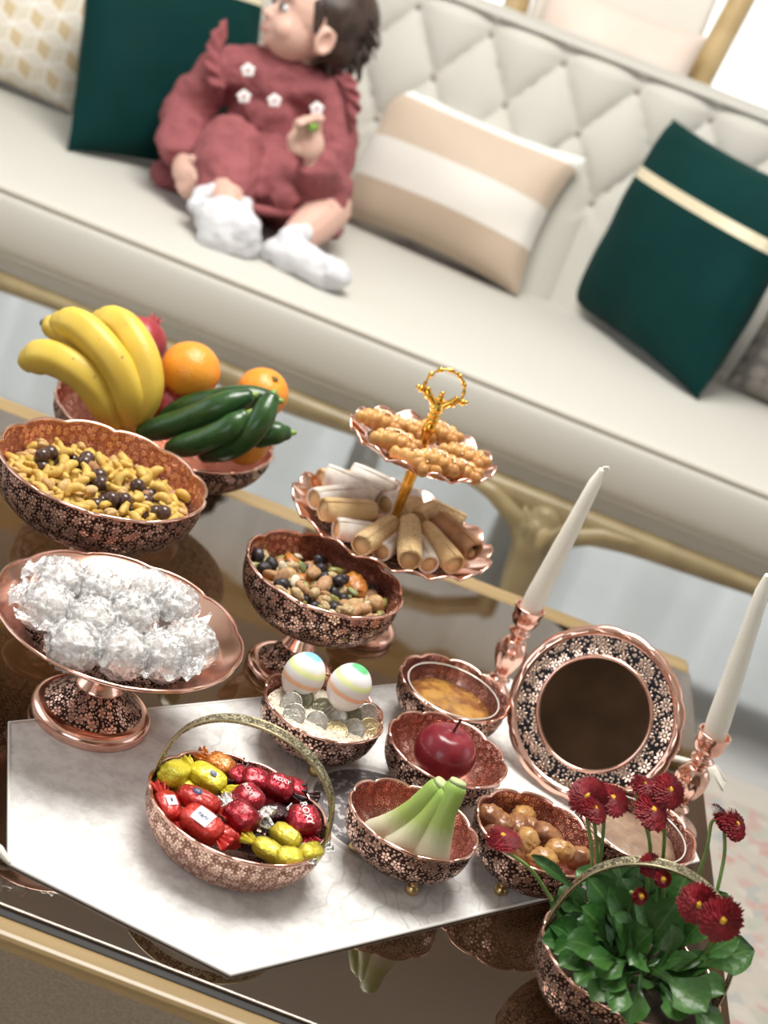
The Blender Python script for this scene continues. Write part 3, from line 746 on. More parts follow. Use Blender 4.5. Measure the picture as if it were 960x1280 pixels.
# embroidered daisies on the yoke
FW_ = plain('white_felt', (0.85, 0.83, 0.82, 1), .8); FC_ = plain('rose_felt_dot', (0.42, 0.12, 0.12, 1), .8)
for px, py, y in ((310, 88, 2.752), (305, 121, 2.755), (343, 126, 2.742), (396, 136, 2.760)):
    c = at(px, py, y); nn = (CAM - c).normalized(); ex = Vector(CR); ex = (ex - nn * ex.dot(nn)).normalized(); ey = nn.cross(ex)
    MM = Matrix((ex, ey, nn)).transposed(); mbf = MB()
    for k in range(5):
        a = 2 * PI * k / 5 + .3
        mbf.add(*ball(c + (ex * math.cos(a) + ey * math.sin(a)) * .0072, (.0062, .0055, .003), 10, 8, MM))
    fl = mbf.build('flower_applique', FW_, person, world=True)
    MB().add(*ball(Vector((0, 0, 0)), (.003, .003, .004), 10, 8, MM)).build('flower_centre', FC_, fl).location = c + nn * .002 - (person.location + fl.location)
# socks
def socks(parts, cuff, name='sock'):
    mb = MB()
    for c, r, M in parts: mb.add(*ball(c, r, 24, 16, M))
    for i in range(9): 
        a = 2 * PI * i / 9; d = cuff[1] * math.cos(a) + cuff[2] * math.sin(a)
        mb.add(*ball(cuff[0] + d * cuff[3], (.017, .017, .017), 10, 8))
    s = mb.build(name, SOCK, person, world=True); remesh(s, .005, 3)
    d = s.modifiers.new('knit', 'DISPLACE'); d.texture = tx2; d.strength = .010; d.mid_level = .5; d.texture_coords = 'GLOBAL'
tx2 = bpy.data.textures.new('sock_crumple', 'CLOUDS'); tx2.noise_scale = .022; tx2.noise_depth = 2
ex = Vector((1, 0, 0)); ez = Vector((0, 0, 1))
MS = Matrix.Rotation(math.radians(-8), 3, 'Y')
socks([(at(272, 290, 2.555), (.036, .030, .052), MS), (at(280, 274, 2.575), (.052, .034, .040), MS), (at(305, 292, 2.555), (.030, .028, .040), MS), (at(290, 302, 2.56), (.052, .03, .024), None)],
      (at(277, 262, 2.60), ex, ez * .6 + Vector((0, .5, 0)), .046))
MS2 = Matrix.Rotation(math.radians(14), 3, 'Y') @ Matrix.Rotation(math.radians(-15), 3, 'Z')
socks([(at(392, 332, 2.565), (.066, .034, .030), MS2), (at(365, 322, 2.58), (.036, .036, .036), None), (at(418, 340, 2.55), (.036, .028, .024), MS2)],
      (at(357, 306, 2.60), (ex * .6 + Vector((0, .5, .4))).normalized(), Vector((.3, -.3, .8)).normalized(), .032))
# the green morsel in the raised hand
gm = MB().add(*ball(at(390, 158, 2.64), (.011, .008, .009), 12, 8)).build('snack', noisy('green_morsel', (.13, .28, .03, 1), (.22, .38, .06, 1), 80, .5), None, world=True)
tag(gm, 'small green bite of food held in the toddler\'s raised fingers', 'food')
# ================================================================== copperware
GZ = TZ                 # top of the glass
CZ = CLZ                # top of the runner
def scallop(n, amp, dz, H, sharp=.6, phase=0.0, pw=3.0):
    def mod(th, r, z, j):
        f = abs(math.sin(n * (th + phase) / 2)) ** sharp
        w_ = max(0.0, min(1.0, z / H)) ** pw
        return r * (1 - amp * w_ * (1 - f)), z - dz * w_ * (1 - f)
    return mod
def rim_of(R, H, mod, rad, n=160):
    P = []
    for i in range(n):
        th = 2 * PI * i / n; r, z = mod(th, R, H, 0); P.append((r * math.cos(th), r * math.sin(th), z))
    return tube(P, rad, 8, closed=True, up=Vector((0, 0, 1)))
def part_l(name, prof, mat, parent, mod=None, n=128, flip=False, rref=None, z=0):
    V, F, U = lathe(prof, n, mod, rref, flip)
    o = MB().add(V, F, U).build(name, mat, parent); o.location.z = z; return o
def inset(prof, t): return [(max(r - t, 0.0001), z + t * .6) for r, z in prof]

def bowl_shell(root, R, H, z0, lobes, amp, dz, belly, out_mat, in_mat, base_r, phase=0.0, rim_r=.0016, sharp=.55):
    """a beaten bowl: outside, lining, rolled scalloped rim; returns inner profile (r, z world)"""
    prof = smooth_prof([(.001, 0), (base_r, 0), (base_r + (belly - base_r) * .52, H * .13), (belly * .925, H * .40), (belly, H * .68), (lerp(belly, R, .55), H * .86), (R, H)], 5)
    mod = scallop(lobes, amp, dz, H, sharp, phase)
    part_l('bowl', prof, out_mat, root, mod, z=z0)
    part_l('lining', inset(prof, .0016)[:-1] + [(R - .0008, H)], in_mat, root, mod, flip=True, z=z0)
    MB().add(*rim_of(R, H, mod, rim_r)).build('rim', COPPER, root).location.z = z0
    return [(r - .0016, z + z0) for r, z in prof]

def floor_of(prof, root):
    """height of the inside of a bowl (world z) at a radius"""
    rs = [p[0] for p in prof]; zs = [p[1] for p in prof]
    k = max(range(len(rs)), key=lambda i: rs[i]); rs = rs[:k + 1]; zs = zs[:k + 1]
    for i in range(1, len(rs)): rs[i] = max(rs[i], rs[i - 1] + 1e-6)
    return np.array(rs), np.array(zs) + root.location.z

# ---------------------------------------------------------------- six small footed bowls
ftprof = smooth_prof([(.0035, .014), (.0030, .010), (.0048, .0085), (.0062, .005), (.0058, .002), (.0035, .0), (.0005, 0)][::-1], 3)
V, F, U = lathe(ftprof, 14); FTME = MB().add(V, F, U).me('ball_foot')
BOWLS = {}
def small_bowl(key, x, y, label, rot, a0, oval=1.0):
    root = thing('footed_bowl', label, 'bowl', (x, y, CZ), rot, 'small footed copper bowls')
    prof = bowl_shell(root, .0600, .046, .008, 10, .042, .0024, .0590, EMB, EMB_IN, .026)
    for k in range(3):
        a = a0 + 2 * PI * k / 3 - rot
        link('foot', FTME, BRASS, root, (.038 * math.cos(a), .038 * math.sin(a), 0))
    root.scale = (1, oval, 1); BOWLS[key] = (root, prof)
    return root
small_bowl('coins', .013, 1.251, 'small footed copper bowl holding two painted eggs and coins', .1, -1.2)
small_bowl('honey', .134, 1.381, 'small footed copper bowl with a glass dish of golden syrup beside the left candlestick', .5, -2.6)
small_bowl('apple', .139, 1.258, 'small footed copper bowl holding one red apple', .9, -1.5)
small_bowl('stalks', .121, 1.122, 'small footed copper bowl holding pale green cut stalks', -.16, -1.05, .86)
small_bowl('dates', .236, 1.176, 'small footed copper bowl holding light brown dried oleaster fruit', .7, -2.0)
small_bowl('spice', .334, 1.252, 'small footed copper bowl of brown paste behind the daisies', 1.1, -1.8)

# ---------------------------------------------------------------- baskets with arched handles
def basket(key, x, y, z, R, H, label, mat, arch, hmat):
    root = thing('handled_basket', label, 'basket', (x, y, z), 0.0, 'copper baskets with arched handles')
    prof = bowl_shell(root, R, H, .0, 14, .030, .002, R * .99, mat, EMB, .045, rim_r=.0017)
    part_l('base_ring', [(.040, 0), (.046, 0), (.0475, .003), (.046, .005)], COPPER, root, n=64)
    # strap: flat band along an arch, pattern outside
    V = []; F = []; UVs = []; n = 44
    a0 = R - .002; zb = H - .008
    for i in range(n + 1):
        t = PI * i / n; px_ = -a0 * math.cos(t) * (1 + .05 * math.sin(t)); pz = zb + arch * math.sin(t) ** .8
        dx_ = a0 * math.sin(t) + 1e-6; w2 = lerp(.0035, .0062, math.sin(t) ** .5); nrm = Vector((-math.cos(t), 0, math.sin(t))).normalized()
        for s, k in ((-1, 0), (1, 0), (1, 1), (-1, 1)):
            p = Vector((px_, s * w2, pz)) - nrm * .0022 * (k)
            if k == 0 and True: p += nrm * .0008
            V.append(p)
    for i in range(n):
        for j in range(4):
            a = i * 4 + j; b = i * 4 + (j + 1) % 4
            F.append((a, b, b + 4, a + 4)); u0, u1 = i * .0055, (i + 1) * .0055; UVs.append([(u0, .012 * j), (u0, .012 * (j + 1)), (u1, .012 * (j + 1)), (u1, .012 * j)])
    F += [(3, 2, 1, 0), (n * 4, n * 4 + 1, n * 4 + 2, n * 4 + 3)]; UVs += [[(0, 0)] * 4] * 2
    h = MB().add(V, F, UVs).build('handle', hmat, root, smooth=False)
    for s in (-1, 1):
        e = [Vector((p[0], s * w_, p[2])) for p, w_ in [((-a0 * math.cos(PI * i / n) * (1 + .05 * math.sin(PI * i / n)), 0, zb + arch * math.sin(PI * i / n) ** .8), lerp(.0035, .0062, math.sin(PI * i / n) ** .5)) for i in range(n + 1)]]
        MB().add(*tube(e, .0011, 6)).build('handle_edge', ABRASS, h)
    root.scale = (1, .88, 1); root.rotation_euler = (0, 0, -.10); BOWLS[key] = (root, prof); return root
ABRASS = plain('antique_brass_edge', (0.45, 0.40, 0.25, 1), .35, 1.0)
basket('candy', -.024, 1.054, CZ, .0795, .048, 'copper basket of wrapped candies with antique brass arched handle', EMB_CANDY, .090, ANTIQUE)
basket('flowers', .324, 1.036, GZ, .0785, .056, 'dark copper basket planted with red daisies, arched handle', EMB, .108, ANTIQUE)

# ---------------------------------------------------------------- pedestals
def pedestal(root, R, top, neck=.012, flare=.028):
    part_l('foot_rim', smooth_prof([(R - .004, 0), (R, .001), (R, .008), (R - .003, .012), (R - .006, .0135), (R - .010, .014)], 3), COPPER, root, n=96)
    part_l('foot_dome', smooth_prof([(R - .010, .014), (R - .018, .020), (R * .45, .031), (R * .36, .034)], 4), EMB, root, n=96)
    part_l('stem', smooth_prof([(R * .36, .034), (R * .40, .036), (R * .36, .040), (neck, .050), (neck * .95, lerp(.050, top, .35)), (neck * 1.3, lerp(.050, top, .75)), (flare, top)], 4), COPPER, root, n=64)
def compote(key, x, y, R, H, rimz, footR, label, lobes, dark_in=True, zb=GZ, base_r=None):
    root = thing('pedestal_bowl', label, 'bowl', (x, y, zb), .2, 'copper pedestal bowls')
    z0 = rimz - zb - H
    pedestal(root, footR, z0 + .002)
    prof = bowl_shell(root, R, H, z0, lobes,   .032, .003, R * .985, EMB, EMB_IN2, base_r or R * .42, rim_r=.002)
    part_l('collar', smooth_prof([(.026, z0 - .001), (R * .40, z0 - .0035), (R * .46, z0 + .001), (R * .47, z0 + .004)], 3), COPPER, root, n=64)
    BOWLS[key] = (root, prof); return root
EMB_IN2 = embossed('embossed_copper_inside_large', (0.93, 0.53, 0.41, 1), (0.40, 0.14, 0.10, 1), 120, rough=0.22, darkrough=0.4, bst=1.0, bdist=.0022, dmetal=1.0, smooth_below=0.06)
compote('nuts', -.279, 1.372, .1070, .066, .570, .055, 'large copper pedestal bowl of cashews and chocolate balls, front left', 12)
compote('fruit', -.282, 1.655, .1340, .056, .530, .060, 'largest copper pedestal bowl holding bananas, oranges and cucumbers', 14)
DC = atz(407, 716, .545)
compote('dried', DC.x, DC.y, .0835, .060, .545, .047, 'copper pedestal bowl of mixed dried fruit and nuts', 10)

# ---------------------------------------------------------------- low cake stand with wrapped sweets
cs = thing('cake_stand', 'low copper cake stand carrying sweets wrapped in clear film', 'stand', (-.186, 1.172, CZ), .1)
zr = .531 - CZ
pedestal(cs, .0555, zr - .020, .014, .040)
md = scallop(11, .022, .002, zr, .6, 0.2, 40.0)
def plate_parts(root, R, zr, mod, lip_mat, dish_mat, dish_r, depth, rim_r=.0018, n=144):
    under = smooth_prof([(.001, zr - depth), (dish_r * .55, zr - depth), (dish_r, zr - depth * .86), (R * .93, zr - depth * .28), (R, zr)], 5)
    part_l('underside', [(r, z - .0014) for r, z in under], COPPER, root, mod, n=n)
    dish = smooth_prof([(.001, zr - depth + .001), (dish_r * .55, zr - depth + .001), (dish_r, zr - depth * .84)], 6)
    part_l('dish', dish, dish_mat, root, mod, flip=True, n=n)
    lip = smooth_prof([(dish_r, zr - depth * .84), (dish_r * 1.03, zr - depth * .74), (R * .93, zr - depth * .24), (R - .0005, zr)], 5)
    part_l('lip', lip, lip_mat, root, mod, flip=True, n=n)
    MB().add(*rim_of(R, zr, mod, rim_r)).build('rim', COPPER, root)
    return [(r, z) for r, z in dish + lip[1:]]
BOWLS['plate'] = (cs, plate_parts(cs, .1135, zr, md, COPPER, EMB_DISH, .084, .021))

# ---------------------------------------------------------------- two tier stand
ts = thing('tiered_stand', 'two tier copper serving stand with a gilt ring handle', 'stand', (at(492, 650, 1.535).x, 1.535, GZ), .15)
zl, zu = at(492, 650, 1.535).z - GZ, at(533, 553, 1.535).z - GZ
print('tier', zl, zu, ts.location)
pedestal(ts, .050, zl - .017, .011, .030)
BOWLS['tier_low'] = (ts, plate_parts(ts, .118, zl, scallop(17, .030, .008, zl, 1.2, .1, 30.0), COPPER, EMB_DISH, .088, .018, .0015, 216))
BOWLS['tier_up'] = (ts, plate_parts(ts, .084, zu, scallop(14, .032, .008, zu, 1.2, .3, 40.0), COPPER, EMB_DISH, .060, .016, .0015, 180))
def gold(name, prof, z=0): part_l(name, prof, GOLD, ts, n=28, z=z)
gold('lower_rod', smooth_prof([(.0125, zl - .017), (.012, zl - .013), (.006, zl - .009), (.0048, zl + .01), (.0065, zl + .045), (.0070, zl + .065), (.0100, zu - .0165)], 4))
gold('upper_rod', smooth_prof([(.0120, zu - .015), (.0125, zu - .010), (.0065, zu - .007), (.0050, zu + .004), (.0080, zu + .016), (.0062, zu + .024), (.0078, zu + .027), (.0055, zu + .030), (.0074, zu + .033), (.0052, zu + .036), (.0080, zu + .040), (.0050, zu + .046)], 3))
mb = MB(); RC = zu + .064; RR = .0215
for s in (-1, 1):
    mb.add(*tube([(0, 0, zu + .040), (s * .006, 0, zu + .046), (s * .012, 0, zu + .052), (s * .0165, 0, zu + .058)], [.0035, .0042, .0034, .0030], 8))
    mb.add(*ball((s * .0235, 0, zu + .056), .0038, 10, 8)); mb.add(*ball((s * .0275, 0, zu + .057), .0024, 8, 6)); mb.add(*ball((s * .014, 0, zu + .0515), .0045, 10, 8))
mb.add(*ball((0, 0, zu + .050), (.0045, .0035, .006), 10, 8)); mb.add(*ball((0, 0, zu + .058), .0030, 8, 6))
mb.build('handle_scrolls', GOLD, ts)
P = [(RR * math.cos(a), 0, RC + RR * math.sin(a)) for a in [math.radians(-28 + 236 * i / 32) for i in range(33)]]
mb = MB().add(*tube(P, [.0017 + .0006 * math.sin(i * 1.6) for i in range(33)], 8))
for a in (60, 90, 120, 30, 150): mb.add(*ball((RR * math.cos(math.radians(a)), 0, RC + RR * math.sin(math.radians(a))), .0031, 8, 6))
mb.build('ring_handle', GOLD, ts)

# ---------------------------------------------------------------- round mirror leaning back on a strut
mr = thing('table_mirror', 'round table mirror in a copper frame of dark chased flowers', 'mirror', (.277, 1.378, CZ + .001))
mr.rotation_euler = (0, 0, 0)
MT = Matrix.Rotation(math.radians(-24), 4, 'Z') @ Matrix.Rotation(math.radians(90 - 25), 4, 'X')
RM = .0925
def mp(name, prof, mat, mod=None, flip=False, n=144, rref=None):
    V, F, U = lathe(prof, n, mod, rref, flip); V = [MT @ Vector(v) + Vector((0, 0, RM * math.cos(math.radians(25)))) for v in V]
    return MB().add(V, F, U).build(name, mat, mr)
mdm = lambda th, r, z, j: (r * (1 - .018 * (1 - abs(math.sin(9 * th)) ** .7)), z + .0015 * (1 - abs(math.sin(9 * th)))) if r > .086 else (r, z)
mp('outer_rim', smooth_prof([(.080, .006), (.0835, .0085), (.088, .0080), (.0915, .0060), (RM, .003), (.0915, 0), (.088, -.001)], 3)[::-1], COPPER, mdm)
mp('frame_band', [(.060, .0062), (.066, .0074), (.072, .0076), (.0815, .0066)][::-1], EMB_FRAME, rref=.07)
mp('inner_ring', smooth_prof([(.0565, .004), (.0575, .0075), (.0595, .0082), (.0615, .0062)], 3)[::-1], COPPER)
g = NG('darkened_mirror_glass'); g.P(Base_Color=(0.46, 0.41, 0.37, 1), Metallic=1.0, Roughness=.02)  # reflection of a dark room put into the glass colour as brown tint
mp('mirror_glass', [(.0005, .0045), (.0568, .0045)][::-1], g.m)
mp('back_plate', [(.0005, -.001), (.089, -.001)], COPPER)
MB().add(*tube([MT @ Vector((0, .05, -.002)) + Vector((0, 0, RM * .90)), Vector((.030, .110, .004))], .0035, 8)).build('strut', COPPER, mr)

# ---------------------------------------------------------------- candlesticks and candles
CANDLE = (lambda g: (g.P(Base_Color=(0.96, 0.95, 0.84, 1), Roughness=.38, Subsurface_Weight=.35, Subsurface_Radius=(.01, .009, .006)), g.bump(g.noise(g.obj(), 50, 3), .15, .002), g.m)[2])(NG('ivory_wax'))
WICK = plain('candle_wick', (0.75, 0.73, 0.65, 1), .8)
def candlestick(x, y, z, side, tipv):
    root = thing('candlestick', 'polished copper candlestick %s the round mirror' % side, 'candlestick', (x, y, z), 0, 'pair of copper candlesticks')
    part_l('base', smooth_prof([(.001, 0), (.030, 0), (.031, .003), (.029, .006), (.018, .011), (.011, .018)], 4), COPPER, root, n=64)
    fl = lambda th, r, zz, j: (r * (1 + .035 * math.cos(10 * th) * (1 if .034 < zz < .072 else 0)), zz)
    part_l('shaft', smooth_prof([(.011, .018), (.0085, .022), (.0125, .026), (.0085, .030), (.0078, .034), (.0115, .042), (.0165, .056), (.0170, .066), (.0125, .076), (.0075, .080), (.0105, .085), (.0125, .088), (.0085, .092), (.0078, .095)], 5), COPPER, root, fl, n=80)
    part_l('cup', smooth_prof([(.0078, .095), (.0125, .098), (.0155, .105), (.0155, .112), (.0172, .118), (.0176, .120), (.0150, .120), (.0130, .114), (.0005, .110)], 4), COPPER, root, n=64)
    base = Vector((0, 0, .1105)); c = thing('candle', 'tall tapered ivory candle in the candlestick %s the mirror' % side, 'candle', Vector((x, y, z)) + base, 0, 'pair of ivory candles')
    d = tipv - c.location; n = 10
    pts = [d * (i / n) for i in range(n + 1)]; rad = [lerp(.0128, .0062, (i / n) ** 1.15) for i in range(n + 1)]; rad[0] = .0115; rad[-1] = .0035
    pts[-1] = d * .985
    c.location.z += .004
    MB().add(*tube(pts, rad, 24)).build('wax', CANDLE, c)
    MB().add(*tube([d * .98, d * 1.0 + Vector((.001, 0, .002)), d * 1.01 + Vector((.005, 0, .002)), d * 1.0 + Vector((.0075, 0, -.001))], .0014, 6)).build('wick', WICK, c)
candlestick(.187, 1.497, GZ, 'left of', at(751, 590, 1.497))
candlestick(.394, 1.368, GZ, 'right of', at(958, 722, 1.368))
# ================================================================== food
def settle(rads, prof, cen, level=None, seed=1, it=300, spread=.7, bowlshape=0.0):
    """drop balls into a bowl (inner profile r, z local to the bowl root at cen) and let them come to rest; returns world points"""
    rg = np.random.RandomState(seed); rads = np.array(rads); n = len(rads)
    rs, zs = prof
    R = rs[-1]
    a = rg.rand(n) * 2 * PI; q = np.sqrt(rg.rand(n)) * R * spread
    P = np.stack([q * np.cos(a), q * np.sin(a), zs[-1] + .01 + rg.rand(n) * .05 * (n / 60)], 1)
    def fl(rho):
        f = np.interp(rho, rs, zs, right=zs[-1] + .5)
        return np.maximum(f, level + bowlshape * rho * rho) if level is not None else f
    for k in range(it):
        P[:, 2] -= .0016 if k < it - 30 else .0004
        for _ in range(2):
            d = P[:, None, :] - P[None, :, :]; L = np.sqrt((d ** 2).sum(2)) + 1e-9
            ov = np.maximum(0, (rads[:, None] + rads[None, :]) * .93 - L); np.fill_diagonal(ov, 0)
            P += (d / L[:, :, None] * (ov * .35)[:, :, None]).sum(1)
            rho = np.hypot(P[:, 0], P[:, 1]) + 1e-9
            lim = np.maximum(R - rads - .001, .001); s = np.minimum(1, lim / rho); P[:, 0] *= s; P[:, 1] *= s; rho = rho * s
            need = fl(rho + rads * .75) + rads * .8 - P[:, 2]; need2 = fl(rho) + rads - P[:, 2]
            up = np.maximum(0, np.maximum(need, need2)); P[:, 2] += np.minimum(up, .02)
            push = up > .001; P[push, :2] *= .985
    return [Vector((p[0] + cen[0], p[1] + cen[1], p[2])) for p in P]
def inner(key):
    root, prof = BOWLS[key]
    return floor_of(prof, root), root.location
def put(name, me, mat, p, rot, label, cat, group=None, sc=1.0):
    o = link(name, me, mat, None, p, rot, sc); return tag(o, label, cat, group)
def place(p, cen, R, what):
    dx, dy = p.x - cen[0], p.y - cen[1]; q = math.hypot(dx, dy) / R
    if q < .28: return 'in the middle of ' + what
    s = ('right side', 'back right', 'back', 'back left', 'left side', 'front left', 'front', 'front right')[int((math.atan2(dy, dx) / (PI / 4)) + 8.5) % 8]
    return ('halfway out at the %s of %s' if q < .68 else 'by the rim at the %s of %s') % (s, what)
def rrot(r, flat=.5): return Euler((r.gauss(0, flat), r.gauss(0, flat), r.uniform(0, 2 * PI)))

# ---------------------------------------------------------------- nuts and chocolate balls
def cashew_me(seed):
    r = random.Random(seed); a0 = r.uniform(1.9, 2.4); pts = []; rad = []
    for i in range(9):
        t = i / 8; a = lerp(-a0 / 2, a0 / 2, t); pts.append((.0062 * math.cos(a) - .0045, .0075 * math.sin(a), 0)); rad.append(.0042 * (.72 + .42 * math.sin(PI * t)) * (1.08 - .22 * t))
    return MB().add(*tube(pts, rad, 10, flat=.85)).me('cashew')
def almond_me(l=.0095, w_=.0058, h=.0042, pt=.35):
    return MB().add(*ball((0, 0, 0), (l, w_, h), 14, 10, None, lambda d: 1 - pt * .35 * max(0, d.x) ** 2)).me('nut')
def pistachio_me():
    mb = MB()
    for s in (-1, 1): mb.add(*ball((0, 0, s * .0012), (.0078, .0052, .0034), 12, 8, Matrix.Rotation(s * .22, 3, 'Y')))
    mb.add(*ball((-.001, 0, 0), (.0062, .0040, .0020), 10, 6)); return mb.me('pistachio')
def choc_me(): return MB().add(*ball((0, 0, 0), .0078, 16, 12, None, lambda d: 1 + .02 * noise.noise(d * 3))).me('chocolate_ball')
CASH = noisy('saffron_cashew', (0.62, 0.44, 0.10, 1), (0.55, 0.33, 0.07, 1), 160, .55, .35, 300, Subsurface_Weight=.1)
PIST = noisy('salted_pistachio_shell', (0.60, 0.42, 0.18, 1), (0.48, 0.27, 0.10, 1), 180, .6, .3, 300)
ALMS = noisy('roasted_almond_skin', (0.40, 0.20, 0.08, 1), (0.28, 0.12, 0.05, 1), 220, .6, .5, 260)
CHOC = noisy('dark_chocolate', (0.055, 0.028, 0.022, 1), (0.085, 0.048, 0.040, 1), 60, .22)
CHOCM = noisy('milk_chocolate', (0.17, 0.095, 0.075, 1), (0.13, 0.07, 0.05, 1), 60, .4)
(pr, cen) = inner('nuts'); r5 = random.Random(21)
N = 285; kinds = []
for i in range(N):
    u = r5.random(); kinds.append('c' if u < .62 else 'p' if u < .80 else 'a' if u < .87 else 'k')
rad = [.0066] * N
pts = settle(rad, pr, cen, level=pr[1][-1] - .028, seed=4, bowlshape=-.9, spread=.95)
def kchoc(p):                    # the chocolate balls lie in loose clusters
    return max(math.exp(-((p.x - cen[0] - a) ** 2 + (p.y - cen[1] - b) ** 2) / .0005) for a, b in ((-.06, .015), (-.035, .03), (.0, -.012), (.03, -.02), (.06, -.01), (.045, .02), (.02, -.03)))
kinds = ['k' if kchoc(p) > .66 and r5.random() < .62 else ('c' if k == 'k' else k) for k, p in zip(kinds, pts)]
cme = [cashew_me(i) for i in range(4)]; pme = pistachio_me(); ame = almond_me(); kme = choc_me(); nut_i = 0
for k, p in zip(kinds, pts):
    if k == 'c': put('cashew', cme[r5.randrange(4)], CASH, p, rrot(r5, .6), 'golden roasted cashew ' + place(p, cen, .09, 'the nut bowl'), 'nut', 'cashews in the pedestal bowl', r5.uniform(1.0, 1.22))
    elif k == 'p': put('pistachio', pme, PIST, p, rrot(r5, .6), 'tan pistachio in its shell ' + place(p, cen, .09, 'the nut bowl'), 'nut', 'pistachios among the cashews')
    elif k == 'a': put('almond', ame, ALMS, p, rrot(r5, .5), 'brown roasted almond ' + place(p, cen, .09, 'the nut bowl'), 'nut', 'almonds among the cashews')
    else:
        put('chocolate_ball', kme, CHOC, p, rrot(r5, 1), 'glossy dark chocolate ball ' + place(p, cen, .09, 'the nut bowl'), 'sweet', 'chocolate balls among the cashews', r5.uniform(.9, 1.1))
def bed(key, lvl, k, mat, name, label, cat, rmax=.96):
    """the layers of the same food underneath, which no one can count"""
    (rs, zs), cen = inner(key); zt = zs[-1] + lvl
    rb = float(np.interp(zt, zs, rs)) * rmax
    V, F, U = lathe([(rb * f, zt + k * (1 - f * f) + 0) for f in (1, .85, .65, .45, .25, .05, .001)], 40)
    V2 = []
    for v in V: V2.append(Vector(v) + Vector((0, 0, .003 * noise.noise(Vector(v) * 160))))
    V3, F3, U3 = lathe([(.001, zs[0] + .001), (rb * .5, float(np.interp(rb * .5, rs, zs)) + .001), (rb, zt)], 40)
    o = MB().add(V2, F, U).add(V3, F3, U3).build(name, mat); o.location = (cen[0], cen[1], 0)
    return tag(o, label, cat, None, 'stuff')
bed('nuts', -.031, .002, noisy('nut_bed_mix', (0.50, 0.33, 0.09, 1), (0.25, 0.14, 0.06, 1), 120, .6, .6, 200), 'nut_bed', 'lower layers of the nut mix filling the front left pedestal bowl', 'nuts')

# ---------------------------------------------------------------- mixed dried fruit and nuts
APRI = noisy('dried_apricot', (0.50, 0.19, 0.03, 1), (0.34, 0.11, 0.02, 1), 120, .35, .3, 200, Subsurface_Weight=.2)
FIG = noisy('dried_fig', (0.50, 0.33, 0.15, 1), (0.36, 0.20, 0.08, 1), 150, .6, .6, 220)
MULB = noisy('dried_mulberry', (0.52, 0.40, 0.22, 1), (0.34, 0.22, 0.10, 1), 260, .7, .8, 380)
RAISG = noisy('green_raisin', (0.28, 0.26, 0.07, 1), (0.18, 0.16, 0.04, 1), 160, .4, .6, 220)
RAISB = noisy('black_raisin', (0.020, 0.016, 0.020, 1), (0.035, 0.028, 0.032, 1), 160, .45, .7, 260)
SEEDW = noisy('pale_seed', (0.74, 0.66, 0.50, 1), (0.62, 0.54, 0.36, 1), 140, .5, .2)
PUMP = noisy('green_pumpkin_seed', (0.22, 0.26, 0.09, 1), (0.15, 0.17, 0.06, 1), 160, .5, .2)
def wr(f, a): return lambda d: 1 + a * noise.noise(d * f) + a * .6 * noise.noise(d * f * 2.3)
def pear(d): return 1 + .30 * max(0, d.z) ** 3 + .06 * noise.noise(d * 6)
DKIND = {
    'apricot': (MB().add(*ball((0, 0, 0), (.0165, .0105, .0050), 20, 14, None, wr(3, .30))).me('dried_apricot'), APRI, .0085, 'orange dried apricot in the dried fruit mix', 6),
    'fig': (MB().add(*ball((0, 0, 0), (.0098, .0098, .0085), 18, 12, None, pear)).me('dried_fig'), FIG, .0092, 'small round dried fig in the dried fruit mix', 7),
    'mulberry': (MB().add(*ball((0, 0, 0), (.0085, .0050, .0050), 18, 12, None, lambda d: 1 + .14 * math.sin(9 * d.x) * math.sin(7 * d.y + 5 * d.z))).me('dried_mulberry'), MULB, .0058, 'pale knobbly dried mulberry in the dried fruit mix', 34),
    'almond': (almond_me(.0128, .0072, .0050), noisy('pale_almond_skin', (0.46, 0.27, 0.13, 1), (0.33, 0.17, 0.08, 1), 240, .6, .5, 280), .0068, 'brown skinned almond in the dried fruit mix', 30),
    'green_raisin': (MB().add(*ball((0, 0, 0), (.0088, .0046, .0042), 16, 10, None, wr(5, .16))).me('green_raisin'), RAISG, .0054, 'long green raisin in the dried fruit mix', 36),
    'black_raisin': (MB().add(*ball((0, 0, 0), (.0078, .0062, .0056), 16, 10, None, wr(5, .2))).me('black_raisin'), RAISB, .0062, 'wrinkled black raisin in the dried fruit mix', 26),
    'pale_seed': (almond_me(.0080, .0048, .0026, .7), SEEDW, .0048, 'white melon seed in the dried fruit mix', 22),
    'pumpkin_seed': (almond_me(.0072, .0040, .0022, .6), PUMP, .0045, 'green pumpkin seed in the dried fruit mix', 24)}
(pr, cen) = inner('dried'); seq = [k for k, v in DKIND.items() for _ in range(v[4])]; random.Random(8).shuffle(seq)
pts = settle([.0064] * len(seq), pr, cen, level=pr[1][-1] - .026, seed=9, bowlshape=-1.4, spread=.95)
for k, p in zip(seq, pts):
    if k in ('apricot', 'almond', 'fig') and math.hypot(p.x - cen[0], p.y - cen[1]) > .056: p = Vector((cen[0] + (p.x - cen[0]) * .82, cen[1] + (p.y - cen[1]) * .82, p.z + .001))
    me_, mt, _, lb, _n = DKIND[k]; put(k if k != 'almond' else 'almond', me_, mt, p, rrot(r5, .5 if k != 'apricot' else .25), lb.replace(' in the dried fruit mix', ' ') + place(p, cen, .065, 'the dried fruit bowl'), 'dried fruit' if k not in ('almond', 'pale_seed', 'pumpkin_seed') else 'nut', k.replace('_', ' ') + ' pieces of the dried fruit mix', r5.uniform(.9, 1.12))
bed('dried', -.030, .003, noisy('dried_fruit_bed', (0.30, 0.20, 0.09, 1), (0.09, 0.06, 0.03, 1), 110, .7, .8, 200), 'dried_fruit_bed', 'lower layers of the dried fruit mix filling the pedestal bowl', 'dried fruit')

